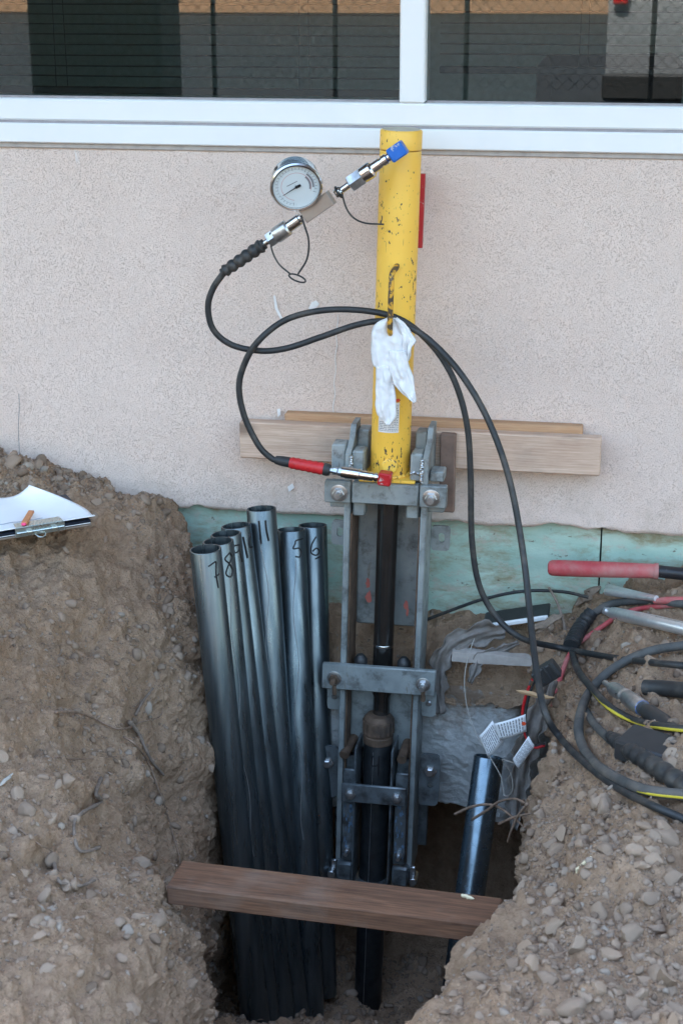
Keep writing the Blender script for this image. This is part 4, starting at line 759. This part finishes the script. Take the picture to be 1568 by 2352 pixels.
# ---- rag tied under the handle
def r7(x, y): return ((900 + x / 7.125) / 1.0887, (760 + y / 7.125) / 1.0887)
def lobe(mb, rows, Y0, bulge, folds, seed, ns=22, nt=46):
    rows = np.array(rows, float); t = np.linspace(0, 1, nt); yy = rows[0, 0] + (rows[-1, 0] - rows[0, 0]) * t; xl = np.interp(yy, rows[:, 0], rows[:, 1]); xr = np.interp(yy, rows[:, 0], rows[:, 2]); r_ = np.random.default_rng(seed); ph = r_.uniform(0, 6, 4)
    ker = np.hanning(7)[1:-1]; ker /= ker.sum(); sm = lambda a: np.convolve(np.pad(a, 2, mode='edge'), ker, 'valid'); xl, xr = sm(xl), sm(xr); Gd = np.zeros((nt, ns, 3))
    for i in range(nt):
        for j in range(ns):
            s = -1 + 2 * j / (ns - 1); px = xl[i] + (xr[i] - xl[i]) * (s + 1) / 2
            px += 5 * math.sin(t[i] * 17 + ph[2]) * (1 if abs(s) > .9 else 0)
            f = folds * (math.sin(s * 5.2 + t[i] * 3.5 + ph[0]) + .6 * math.sin(s * 9.3 - t[i] * 6 + ph[1]) + .35 * math.sin(t[i] * 15 + s * 3 + ph[3]))
            Gd[i, j] = at(*r7(px, yy[i]), Y0(t[i]) if callable(Y0) else Y0) + V3(0, -bulge * math.sqrt(max(0, 1 - s * s)) - f, 0)
    q_ = Gd.reshape(-1, 3); Gd = Gd + (V3(0, -1, 0) * (.0042 * fbm(q_ * V3(1.5, 1, .8), 42, 3, seed * 7) + .0050 * (1 - np.abs(fbm(q_ * V3(1.3, 1, .6), 24, 2, seed * 5))))[:, None]).reshape(Gd.shape); mb.sheet(Gd, .0022)
mb = MB()
lobe(mb, [(235, 520, 640), (300, 330, 740), (400, 240, 770), (560, 203, 780), (800, 203, 800), (960, 205, 815), (1080, 240, 800), (1140, 300, 780), (1165, 380, 700)], -.240, .011, .0018, 1)
lobe(mb, [(250, 590, 680), (300, 650, 760), (440, 690, 875), (560, 715, 950), (655, 725, 1003), (740, 740, 925), (900, 770, 905), (1010, 800, 858)], -.243, .006, .0022, 2)
lobe(mb, [(1090, 300, 570), (1300, 290, 610), (1500, 285, 628), (1650, 288, 640), (1780, 275, 648), (1900, 296, 655), (2000, 335, 648), (2080, 415, 600), (2125, 480, 550)], -.241, .013, .0022, 3)
lobe(mb, [(820, 520, 800), (1000, 500, 850), (1100, 510, 872), (1300, 575, 945), (1440, 622, 972), (1600, 770, 986), (1700, 900, 997), (1738, 970, 1000)], lambda t: -.250 - .006 * t, .007, .0026, 4)
tag(mb.build('rag', M['cloth'], sharp=0), 'white cotton rag knotted around the handle of the yellow cylinder', 'rag')

# ============================================================ clipboard and pencil on the mound
FRr = V3(-.655, -.475, .075); ed = unit(V3(.80, .60, .006)); bk = unit(V3(-.60, .80, .05)); upb = unit(np.cross(ed, bk)); W_, L_ = .235, .20
zg = max(gz(*(FRr - ed * a + bk * b)[:2]) - (FRr - ed * a + bk * b)[2] for a in (0, .06, .12) for b in (0, .08, .16, .24)); FRr = FRr + V3(0, 0, max(-.01, min(.035, zg + .006)))
cbp = lambda a, b, h: FRr - ed * a + bk * b + upb * h
cb = thing('clipboard', cbp(.12, .1, 0), 'brown clipboard holding loose white papers on the dirt mound', 'clipboard')
bx = lambda mb, a, b_, lo, hi, h0, h1, bev=.001: mb.box((a, lo, h0), (b_, hi, h1), bev, lambda p: cbp(p[0], p[1], p[2]))
bx(MB(), 0, W_, 0, L_, 0, .004).build('backing_board', M['board'], cb); bx(MB(), 0, W_, .004, L_ - .01, .0045, .013).build('paper_pad', M['navy'], cb)
bx(MB(), .001, W_, .0032, .006, .0055, .0075).build('pad_edge', M['paper'], cb)
Gp = np.zeros((26, 26, 3))
for i in range(26):
    for j in range(26):
        a, b = -.012 + .24 * i / 25,     .006 + .222 * j / 25; cu_ = max(0, 1 - a / .15) * max(0, (b - .06) / .18); Gp[i, j] = cbp(a + .10 * cu_ ** 1.6, b - .03 * cu_,   .0145 + .034 * cu_ ** 1.5 + .003 * math.sin(a * 40) * (b / .3) + (.006 if b < .02 else .0))
MB().sheet(Gp, .0006).build('loose_sheet', M['paper'], cb, 0)
Gp2 = Gp - upb * .0 ; mb = MB()
for a in np.linspace(.10, .17, 4): mb.tube([cbp(a + .012 * k, .055 + .002 * math.sin(k * 4 + a * 90), .0165 + .003 * math.sin((a + .012 * k) * 40) * .18) for k in range(5)], .0006, 5, .004)
kind(mb.build('handwriting', M['blueink'], cb), 'stuff')
mb = MB(); bx(mb, .065, .182, -.002, .0005, .001, .024, .0006); clp = mb.build('clip_plate', M['clip'], cb); bx(MB(), .068, .179, .0, .028, .0235, .0250, .0006).build('clip_jaw', M['clip'], clp)
for a in (.090, .150): MB().cyl(cbp(a - .006, -.006, .013), cbp(a + .006, -.006, .013), .0042, 14).build('clip_hinge', M['clip'], clp)
MB().tube([cbp(a, -.006, .013) for a in (.068, .18)], .0019, 8, .02).build('clip_rod', M['clip'], clp)
MB().tube([cbp(.112, -.004, .003), cbp(.116, -.013, .000), cbp(.124, -.017, -.001), cbp(.132, -.013, .000), cbp(.136, -.004, .003)], .0017, 8, .004).build('clip_loop', M['clip'], clp)
pn = thing('carpenter_pencil', cbp(.155, .02, .027), 'orange carpenter pencil with pink tip lying on the clipboard papers', 'pencil')
p0, p1 = cbp(.158, .006, .030), cbp(.118, .085, .0245); dp_ = unit(p1 - p0); sp_ = unit(np.cross(upb, dp_)); obox(MB(), (p0 + p1) / 2, dp_, sp_, upb, (np.linalg.norm(p1 - p0) / 2, .0068, .0036), .0012).build('pencil_body', M['pencil'], pn)
obox(MB(), p0 - dp_ * .005, dp_, sp_, upb, (.005, .0055, .003), .002).build('pencil_tip', M['pink'], pn)

# ============================================================ things on the right bank
bc = thing('bolt_cutter', at(1400, 1308, -.10), 'long tool handle with dusty red grip pointing in from the right edge', 'tool')
g0, g1, g2 = at(1257, 1304, -.10), at(1511, 1312, -.10), at(1720, 1335, -.10); Lg = np.linalg.norm(g1 - g0)
MB().lathe(g0, g1, [(0, .010), (.003, .016), (.010, .0195), (.03, .0205), (Lg * .5, .0200), (Lg - .012, .0180), (Lg - .010, .0196), (Lg, .0196), (Lg, .015)], 28).build('grip', M['grip'], bc); MB().cyl(g1 - unit(g1 - g0) * .004, g2, .0155, 24).build('shaft', M['blackpaint'], bc)
def onto(x, y, lift=0.): p, n = hit(x, y); return p + V3(0, 0, lift)
def flatbar(pts, r, nm, mat, parent, sq=.55, n=12):   # rounded bar, flattened vertically
    mb = MB(); mb.tube(pts, r, n, .006); V = mb.v[0]; return mb.build(nm, mat, parent)
pl = thing('pliers', onto(1460, 1395), 'chrome pliers with red handles lying above the grey hose coil', 'pliers')
for k, L in enumerate(([(1394, 1379), (1440, 1390), (1505, 1404)], [(1391, 1391), (1440, 1399), (1503, 1409)])):
    flatbar([onto(x, y, .034 + k * .004) for x, y in L], lambda t: .0105 - .004 * t, 'jaw', M['satin'], pl)
flatbar([onto(x, y, .026) for x, y in ((1500, 1404), (1540, 1402), (1620, 1404))], lambda t: .006 + .003 * min(1, t * 4), 'red_handle', M['grip'], pl)
wr = thing('wrench', onto(1470, 1435), 'dull chrome wrench handle with rounded end lying below the pliers', 'wrench')
wp = [onto(x, y, .022) for x, y in ((1384, 1420), (1402, 1426), (1440, 1435), (1500, 1448), (1640, 1482))]; flatbar(wp, lambda t: .0085 + .0075 * math.sin(min(1, t * 9) * 1.57), 'handle_bar', M['satin'], wr, n=16)
MB().tube([p + V3(0, -.005, .0155) for p in wp[1:]], .0022, 6, .01).build('handle_ridge', M['bolt'], wr)
ph = thing('mobile_phone', at(1190, 1425, -.03), 'black mobile phone with white edge leaning on the teal foundation board', 'phone')
q0, q1 = at(1112, 1430, -.045), at(1262, 1408, -.03); pa = unit(q1 - q0); pu = unit(V3(0, .98, .16)); pn_ = unit(np.cross(pa, pu)); Lh = np.linalg.norm(q1 - q0) / 2; pc = (q0 + q1) / 2 + V3(0, -.012, .012)
obox(MB(), pc, pa, pu, pn_, (Lh, .033, .0045), .0035).build('phone_body', M['dark'], ph); obox(MB(), pc - pu * .0325, pa, pu, pn_, (Lh * .97, .004, .0062), .002).build('white_edge', M['frame'], ph); obox(MB(), pc + pu * .012 - pn_ * .0042, pa, pu, pn_, (Lh * .9, .004, .002), .001).build('speaker_bar', M['rubber'], ph)
tag(MB().tube(air([(975, 1425, -.03), (1040, 1400, -.03), (1110, 1376, -.03), (1200, 1358, -.035), (1290, 1359, -.04), (1350, 1372, -.04)]), .0042, 8).build('cable', M['rubber']), 'thin black cable arching low across the teal foundation board', 'cable')
tag(MB().tube(air([(1259, 1349, -.05), (1278, 1383, -.07), (1292, 1425, -.10), (1296, 1460, -.13), (1278, 1497, -.16)]), lambda t: .003 + .002 * t, 7).build('twig', M['oldroot']), 'dark curved twig standing up beside the black ribbed sleeve', 'twig')
# hose coil
hs = thing('pump_hose', onto(1330, 1475), 'hose in a thick black sleeve with a yellow line, entering beneath the wrench', 'hose')
P1 = lay([(1660, 1412), (1560, 1404), (1480, 1396), (1400, 1404), (1358, 1428)], .009, .012); P2 = lay([(1358, 1428), (1332, 1462), (1308, 1508)], .012, .018)
P3 = lay([(1309, 1508), (1325, 1555), (1352, 1592), (1395, 1640), (1450, 1672), (1520, 1690), (1640, 1702)], .008, .012)
MB().tube(P1, .0095, 12, .01).build('hose_line', M['dusty'], hs); ribbed(MB(), P2, .0165, .019, 9, .0022).build('sleeve', M['rubber'], hs); lower = MB().tube(P3, .0085, 12, .01).build('hose_line', M['rubber'], hs)
MB().tube([p + V3(-.0035, -.0085, .0015) for p in P3], .0032, 7, .01).build('yellow_line', M['yellowline'], lower)
hl = thing('hose_coil', onto(1330, 1700), 'dusty grey hose loop with yellow line curling back to the right edge', 'hose')
P4 = lay([(1680, 1496), (1568, 1505), (1480, 1521), (1400, 1562), (1348, 1618), (1326, 1690), (1342, 1750), (1384, 1795), (1465, 1838), (1560, 1853), (1660, 1860)], .0095, .016); MB().tube(P4, .0102, 12, .01).build('hose_line', M['dusty'], hl)
P4b = lay([(1384, 1795), (1465, 1838), (1560, 1853), (1660, 1860)], .0095, .014); MB().tube([p + V3(-.002, -.010, .002) for p in P4b], .0024, 7, .01).build('yellow_line', M['yellowline'], hl)
hk = thing('quick_coupler', onto(1440, 1635), 'silver quick coupler with blue ring on a black fitting inside the hose loop', 'coupler')
k0, k1 = onto(1386, 1597, .030), onto(1478, 1661, .030); kL = np.linalg.norm(k1 - k0); ku = unit(k1 - k0)
MB().lathe(k0, k1, [(0, .006), (.18 * kL, .006), (.19 * kL, .012), (.26 * kL, .0155), (.50 * kL, .0155), (.52 * kL, .017), (.54 * kL, .0155), (.58 * kL, .0148), (.60 * kL, .0172), (.92 * kL, .0172), (.95 * kL, .015)], 28).build('coupler_body', M['bolt'], hk); MB().lathe(k0 + ku * kL * .93, k1, [(0, .0158), (.004, .0158)], 28).build('blue_ring', M['bluepaint'], hk)
MB().lathe(k1, k1 + ku, [(0, .013), (.02, .017), (.10, .017), (.12, .012), (.3, .012)], 20).build('fitting_body', M['dark'], hk)
hg = thing('ribbed_hose_end', onto(1480, 1765), 'black hose end with fat ribbed grip sloping down to the right edge', 'hose')
P5 = lay([(1338, 1638), (1365, 1680), (1400, 1715)], .008, .008); MB().tube(P5, .0088, 12, .01).build('hose_line', M['dusty'], hg); P6 = lay([(1398, 1713), (1450, 1752), (1510, 1790), (1580, 1838), (1650, 1880)], .012, .012); ribbed(MB(), P6, .0105, .0175, 13, .004).build('grip', M['rubber'], hg)
cs_ = thing('tool_case', onto(1500, 1730), 'small dark grey case corner half buried behind the ribbed hose end', 'case')
c = onto(1500, 1735, .010); obox(MB(), c, unit(V3(.85, -.45, .0)), unit(V3(.45, .85, .1)), V3(0, 0, 1), (.065, .038, .020), .004).build('case_body', M['dark'], cs_); obox(MB(), c + V3(.045, -.05, .022), unit(V3(.6, .8, 0)), unit(V3(-.8, .6, 0)), V3(0, 0, 1), (.022, .010, .006), .002).build('case_latch', M['blackpaint'], cs_)
tag(MB().tube(lay([(1478, 1600), (1530, 1603), (1600, 1612), (1680, 1625)], .014, .010), .0165, 14).build('hose_sleeve', M['rubber']), 'plain black hose sleeve at the right edge above the silver coupler', 'hose')
tag(MB().tube(lay([(1640, 1380), (1560, 1398), (1470, 1408), (1420, 1424), (1385, 1447), (1340, 1478)], .005, .008) + lay([(1318, 1500), (1292, 1552), (1266, 1648)], .005, .014), .0062, 10).build('red_cable', M['grip']), 'dusty red cable running behind the black sleeve down to the pit edge', 'cable')
# tagged battery lead
tcb = thing('tagged_lead', at(1210, 1640, -.44), 'red and black lead with three white printed tags hanging at the pit edge', 'lead'); YT = -.47
for k, mt in enumerate(('red', 'rubber')): MB().tube(air([(1222 + k * 5, 1560, YT), (1206 + k * 7, 1600, YT), (1199 + k * 6, 1645, YT), (1207 + k * 3, 1692, YT), (1226, 1716 - k * 4, YT - .02), (1248, 1712 - k * 4, YT - .05)]), .0036, 8).build('wire', M[mt], tcb)
tb = obox(MB(), at(1254, 1546, YT), unit(V3(.8, 0, .6)), unit(V3(-.6, 0, .8)), V3(0, -1, 0), (.030, .020, .016), .003).build('terminal_block', M['dark'], tcb)
for k in (-1, 0, 1): obox(MB(), at(1254, 1546, YT - .017) + unit(V3(.8, 0, .6)) * .018 * k, unit(V3(.8, 0, .6)), unit(V3(-.6, 0, .8)), V3(0, -1, 0), (.003, .019, .0025), .001).build('terminal_rib', M['rubber'], tb)
MB().lathe(at(1222, 1562, YT), at(1214, 1580, YT), [(0, .005), (.014, .005), (.016, .003)], 12).build('ring_terminal', M['chrome'], tcb)
TG = [([(1100, 1690), (1130, 1655), (1156, 1702), (1120, 1742)], .9, -.01), ([(1134, 1662), (1206, 1640), (1208, 1681), (1146, 1701)], .05, -.018), ([(1213, 1690), (1228, 1713), (1190, 1767), (1176, 1745)], -.9, -.024)]
for cs4, _, dy in TG:
    cn = [at(x, y, YT + dy) for x, y in cs4]; Gt = np.array([[cn[0] * (1 - a) * (1 - b) + cn[1] * a * (1 - b) + cn[2] * a * b + cn[3] * (1 - a) * b + V3(0, -.004 * math.sin(a * 3.1) + .003 * b, 0) for b in np.linspace(0, 1, 6)] for a in np.linspace(0, 1, 8)])
    tg = MB().sheet(Gt, .0006).build('tag', M['paper'], tcb, 0); mb = MB()
    for a in np.linspace(.10, .86, 9):
        b = .1
        while b < .85:
            b2 = min(.9, b + rng.uniform(.08, .3)); V = []
            for aa in (a, a + .035):
                for bb in (b, b2): i, j = aa * 7, bb * 5; i0_, j0_ = min(6, int(i)), min(4, int(j)); fa, fb_ = i - i0_, j - j0_; V.append(Gt[i0_, j0_] * (1 - fa) * (1 - fb_) + Gt[i0_ + 1, j0_] * fa * (1 - fb_) + Gt[i0_, j0_ + 1] * (1 - fa) * fb_ + Gt[i0_ + 1, j0_ + 1] * fa * fb_ + V3(0, -.0009, 0))
            mb.add(V, [(0, 1, 3, 2)]); b = b2 + .04
    kind(mb.build('tag_print', M['print'], tg), 'stuff')
V = at(1202, 1662, YT - .0215); MB().add([V + V3(.005 * math.cos(t), 0, .005 * math.sin(t)) for t in np.arange(12) * math.pi / 6], [tuple(range(12))]).build('red_dot', M['orange'], tcb)
tag(MB().tube(air([(1128, 1424, -.05), (1096, 1452, -.12), (1076, 1505, -.17), (1066, 1560, -.19), (1072, 1625, -.2), (1090, 1680, -.24), (1122, 1735, -.34), (1150, 1785, -.40), (1158, 1828, -.42), (1176, 1815, -.44), (1172, 1775, -.44), (1152, 1745, -.45), (1178, 1752, -.48)]), .0013, 6).build('string', M['string']), 'thin pale string trailing from the phone down to the white tags', 'string')
# geotextile shreds
def shred(name, spine, widths, label, seed, amp=.006):
    P = spline(np.array(air(spine)), .008); m = len(P); t = np.linspace(0, 1, m); wd = np.interp(t, np.linspace(0, 1, len(widths)), widths); T = np.gradient(P, axis=0); T /= np.linalg.norm(T, axis=1)[:, None]; S = np.cross(T, V3(0, 1, .25)); S /= np.linalg.norm(S, axis=1)[:, None]; ns = 16; r_ = np.random.default_rng(seed); ph = r_.uniform(0, 6, 3); Gd = np.zeros((m, ns, 3))
    for i in range(m):
        for j in range(ns):
            s = -1 + 2 * j / (ns - 1); jag = 1 + .25 * math.sin(t[i] * 31 + ph[0]) * (abs(s) > .8) + .12 * math.sin(t[i] * 67 + ph[1]); Gd[i, j] = P[i] + S[i] * s * wd[i] / 2 * jag + V3(0, -1, .3) * amp * (math.sin(s * 6 + t[i] * 5 + ph[2]) + .6 * math.sin(s * 11 - t[i] * 13))
    return tag(MB().sheet(Gd, .0015).build(name, M['fabric'], sharp=0), label, 'fabric')
shred('fabric_scrap', [(1160, 1450, -.11), (1105, 1456, -.135), (1055, 1472, -.155), (1020, 1500, -.165), (1006, 1545, -.155), (1004, 1590, -.15), (1010, 1640, -.145)], [.05, .075, .06, .045, .05, .045, .02], 'torn grey fabric draped over the soil ledge and hanging beside the stand', 1)
shred('fabric_scrap', [(1190, 1476, -.13), (1140, 1497, -.15), (1105, 1508, -.165), (1090, 1540, -.17), (1078, 1568, -.165)], [.012, .03, .028, .03, .012], 'narrow grey fabric strip sagging across the pale stake', 2, .004)
shred('fabric_scrap', [(1262, 1560, -.40), (1240, 1625, -.42), (1218, 1690, -.43), (1196, 1770, -.42), (1186, 1850, -.40), (1180, 1905, -.40)], [.03, .05, .055, .045, .05, .02], 'long grey fabric strip hanging beside the tagged lead near the lone pipe', 3)
s0, s1 = at(1040, 1503, -.158), at(1250, 1520, -.16); sa = unit(s1 - s0); V, Fc = rough_block((0, -.012, -.011), (np.linalg.norm(s1 - s0), .012, .011), 12, .004, 3); su = unit(np.cross(V3(0, 1, 0), sa)) * -1
tag(MB().add([s0 + sa * v[0] + V3(0, 1, 0) * v[1] + V3(0, 0, 1) * v[2] for v in V], Fc).build('stake', M['trim'], sharp=50), 'pale dusty stake lying along the edge of the soil ledge', 'stake')
def stick(name, a, b, r, mat, label, cat='splinter', seed=0):
    ax = unit(b - a); L = np.linalg.norm(b - a); r_ = np.random.default_rng(seed); mb = MB(); mb.tube([a + ax * L * t + r_.normal(size=3) * r * .25 for t in np.linspace(0, 1, 8)], lambda t: r * (1 - .75 * abs(2 * t - 1) ** 3), 5, raw=True); return tag(mb.build(name, M[mat], sharp=25), label, cat)
stick('splinter', at(1184, 1587, -.50), at(1272, 1604, -.50), .006, 'splinter', 'orange wood splinter poking out across the red cable', seed=1); stick('splinter', onto(1322, 2012, .006), onto(1356, 1975, .006), .0042, 'straw', 'pale yellow splinter lying on the gravel of the right bank', seed=2)
stick('splinter', atz(1056, 2053, -.196), atz(1086, 2064, -.196), .0035, 'straw', 'small pale wood chip on the right end of the plank', seed=3); stick('splinter', onto(1480, 1278, .012), onto(1524, 1298, .012), .010, 'straw', 'pale wood chip lying on dirt above the black tool shaft', seed=4)
stick('bark_piece', onto(1322, 1405, .02), onto(1376, 1362, .02), .014, 'shingle', 'broken brown bark piece under the red grip by the foundation joint', 'bark', 5)
stick('wood_lath', at(1220, 1448, -.12), at(1292, 1412, -.12), .010, 'shingle', 'weathered grey brown lath slanting beside the phone', 'lath', 6)
stick('nail', hit(1, 1)[0] * 0 + onto(0, 1812, .006), onto(32, 1782, .006), .0035, 'string', 'pale thin stick at the left edge of the dirt bank', 'stick', 7)

# ---- roots
def n2(x, y): return ((x / 2.45) / 1.0887, (1600 + y / 2.45) / 1.0887)
def root(pts, r, mat, label, tap=.6, seed=0):
    Q = []; r_ = np.random.default_rng(seed + 50)
    r *= .72
    for x, y in pts: p, n = hit(*n2(x, y)); Q.append(p + n * (r * 1.3 + .004))
    return tag(MB().tube(Q, lambda t: r * (1 - tap * t) * (1 + .15 * math.sin(t * 40)), 7, .006).build('root', M[mat], sharp=0), label, 'root', 'roots exposed in the pit banks')
root([(340, 450), (450, 460), (560, 480), (640, 520), (720, 550), (800, 525), (850, 505), (960, 480), (990, 420)], .0045, 'root', 'thin forked root running level across the upper left bank', seed=1)
root([(740, 600), (830, 660), (900, 760), (960, 920), (1010, 1060), (1050, 1200), (1085, 1330), (1095, 1470)], .0034, 'root', 'long tan root hanging down the left bank to the plank', .35, 2)
root([(760, 500), (830, 590), (870, 680), (920, 760), (980, 820)], .0075, 'oldroot', 'thick dark root stub beside the long tan root', .5, 3)
root([(610, 860), (560, 940), (590, 1000), (480, 1080), (450, 1150), (470, 1280), (500, 1310), (580, 1280)], .0062, 'oldroot', 'dark S shaped root in the middle of the left bank', .3, 4)
root([(350, 735), (450, 745), (560, 735), (700, 720)], .0026, 'root', 'short pale root lying level left of the long tan root', .4, 5); root([(120, 1170), (220, 1250), (300, 1300), (360, 1350)], .0024, 'root', 'pale straight rootlet low on the left bank', .5, 6)
root([(330, 1380), (345, 1500), (400, 1515), (480, 1515), (590, 1500)], .0055, 'oldroot', 'dark hooked root low on the left bank left of the plank end', .4, 7); root([(830, 470), (880, 390), (940, 310)], .005, 'oldroot', 'straight dark root stub leaning above the thick stub', .3, 8)
def m4(x, y, Yv): return at((1050 + x / 2.387) / 1.0887, (1900 + y / 2.387) / 1.0887, Yv)
for k, (pts, lb_) in enumerate((([(205, 325, -.62), (300, 282, -.66), (400, 266, -.7), (480, 290, -.74), (560, 350, -.8), (625, 405, -.9)], 'long bare root crossing in front of the lone pipe'), ([(310, 355, -.66), (400, 300, -.7), (470, 250, -.76), (560, 232, -.84), (640, 265, -.93)], 'arched bare root meeting the right bank above the lone pipe'), ([(640, 262, -.93), (580, 340, -.88), (540, 430, -.86), (520, 492, -.84)], 'short bare root drooping from the right bank lip'), ([(470, 382, -.8), (560, 342, -.86), (660, 320, -.95)], 'thin rootlet below the arched root at the right bank'))):
    tag(MB().tube([m4(*p) for p in pts], lambda t: .0034 - .0012 * t, 7, .006).build('root', M['root'], sharp=0), lb_, 'root', 'roots exposed in the pit banks')

# ============================================================ what the window mirrors: lot, fence, far building
fc = thing('chain_link_fence', (0, -6.6, -.11), 'chain link fence across the lot mirrored in the window glass', 'fence'); YF = -6.6; mx = lambda x: at(x, 60, -YF)[0]
def chain():
    mb = MB(); pit = .0375; h0, h1 = .55, 1.60; x0, x1 = -4.2, 3.2; n = int((x1 - x0) / (2 * pit)); m = int((h1 - h0) / pit); V = []; Fc = []; r = .0021
    for i in range(2 * n + 1):
        P = [(x0 + i * pit + (pit if (k + i) % 2 else 0), YF + (.003 if (k + i) % 2 else -.003), h0 + k * pit) for k in range(m + 1)]; b = len(V)
        for p in P: V += [(p[0] - r, p[1], p[2]), (p[0] + r, p[1] - r, p[2]), (p[0] + r, p[1] + r, p[2])]
        for k in range(m):
            for j in range(3): Fc.append((b + k * 3 + j, b + k * 3 + (j + 1) % 3, b + (k + 1) * 3 + (j + 1) % 3, b + (k + 1) * 3 + j))
    return V, Fc
V, Fc = chain(); kind(mesh_obj('wire_mesh', np.array(V), Fc, M['fence'], fc, 0, recalc=False), 'stuff')
for x in (mx(487), mx(767), mx(1070), mx(1500), mx(150)): MB().cyl((x, YF + .03, -.11), (x, YF + .03, 1.7), .016, 12).build('post', M['fence'], fc)
MB().cyl((-4.2, YF, 1.62), (3.2, YF, 1.62), .02, 10).build('top_rail', M['fence'], fc)
fbld = thing('far_building', (0, -40, -.11), 'sunlit tan building beyond the fence mirrored in the window glass', 'building'); MB().box((-40, -50, -.11), (40, -38, 6), .02).build('wall', M['tan'], fbld); MB().box((-40.3, -50.3, 6), (40.3, -37.7, 6.3), .02).build('roof', M['frame'], fbld)
for x in (-24, -12, 12, 24):
    f_ = MB().box((x - 1.2, -37.99, 2.6), (x + 1.2, -37.95, 4.4), .01).build('window', M['frame'], fbld); MB().box((x - 1.1, -37.945, 2.7), (x + 1.1, -37.935, 4.3), .004).build('pane', M['dark'], f_)
uc = thing('utility_cabinet', (at(225, 60, 6.1)[0], -6.1, -.11), 'tall dark green cabinet mirrored in the left window pane', 'cabinet'); xa, xb = at(75, 60, 6.1)[0], at(378, 60, 6.1)[0]
MB().box((xa, -6.4, -.08), (xb, -5.95, 1.75), .02).build('cabinet_body', M['cabinet'], uc); MB().box((xa - .03, -6.43, 1.7505), (xb + .03, -5.92, 1.80), .01).build('cabinet_top', M['cabinet'], uc); MB().box((xa + .03, -5.949, .0), ((xa + xb) / 2 - .005, -5.935, 1.7), .004).build('cabinet_door', M['cabinet'], uc); MB().box(((xa + xb) / 2 + .005, -5.949, .0), (xb - .03, -5.935, 1.7), .004).build('cabinet_door', M['cabinet'], uc)
# parked white vehicle, rear corner mirrored at the right
vx0 = at(1395, 60, 9.5)[0]; vh = thing('parked_van', (vx0 + .9, -10.5, -.11), 'silver van with red tail lamp mirrored in the right window pane', 'van')
prof = [(0, .35), (0, 1.05), (.06, 1.15), (.16, 1.95), (.30, 2.05), (3.2, 2.05), (3.9, 1.25), (4.6, 1.08), (4.75, .9), (4.75, .35)]; mb = MB(); V = [(vx0 + w_, -9.3 - y - (0), z - .11) for w_ in (0, 1.8) for y, z in prof]; n = len(prof)
mb.add(V, [tuple(range(n)), tuple(range(2 * n - 1, n - 1, -1))] + [(i, (i + 1) % n, n + (i + 1) % n, n + i) for i in range(n)]).build('body', M['white'], vh)
for x in (vx0 + .09, vx0 + 1.71): MB().box((x - .055, -9.29, .98), (x + .055, -9.22, 1.16), .015).build('tail_lamp', M['lens'], vh)
MB().box((vx0 - .02, -9.28, .28), (vx0 + 1.82, -9.16, .48), .02).build('bumper', M['dark'], vh); MB().box((vx0 + .2, -9.37, 1.18), (vx0 + 1.6, -9.30, 1.75), .02).build('rear_glass', M['dark'], vh)
for yy in (-10.1, -13.2):
    for x in (vx0 + .02, vx0 + 1.58): MB().lathe((x, yy, .20), (x + .2, yy, .20), [(0, .22), (.02, .31), (.18, .31), (.2, .22)], 28).build('wheel', M['tyre'], vh)
# office chairs in the dark room
def chair(x, y, rz, label):
    t = thing('office_chair', (x, y, -.02), label, 'chair', 'chairs inside the dark room'); c_, s_ = math.cos(rz), math.sin(rz); f = lambda p: V3(x + p[0] * c_ - p[1] * s_, y + p[0] * s_ + p[1] * c_, p[2] - .02)
    MB().box((-.24, -.24, .43), (.24, .24, .50), .03, f).build('seat', M['chair'], t); MB().box((-.22, .20, .58), (.22, .27, 1.12), .03, f).build('backrest', M['chair'], t); MB().cyl(f((0, 0, .08)), f((0, 0, .43)), .028, 14).build('column', M['dark'], t); MB().box((-.03, .23, .45), (.03, .26, .62), .005, f).build('back_bar', M['dark'], t)
    for k in range(5):
        a = k * 1.2566; MB().tube([f((0, 0, .10)), f((.28 * math.cos(a), .28 * math.sin(a), .07))], .018, 8, .1).build('foot', M['dark'], t)
chair(.55, .75, .4, 'black office chair in the dark room right of the mullion'); chair(1.05, 1.3, -.7, 'black office chair deeper in the room behind the right pane')

# fine rootlets and straw bits caught in the soil
mb = MB(); sel = rng.choice(len(GP), 170, p=wgt)
for i in sel:
    p, n = GP[i], GN[i]; t_ = unit(np.cross(n, rng.normal(size=3))); L = rng.uniform(.012, .05); b_ = np.cross(n, t_); k = rng.normal() * .5
    mb.tube([p + n * .003 + t_ * L * (q - .5) + b_ * k * L * (q - .5) ** 2 + n * .006 * math.sin(q * 3.1) * rng.random() for q in np.linspace(0, 1, 6)], rng.uniform(.0004, .0009), 4, raw=True)
ro = kind(mb.build('rootlets', M['root'], sharp=0), 'stuff'); ro['label'] = 'fine rootlets and straw bits strewn over the soil'; ro['category'] = 'rootlets'
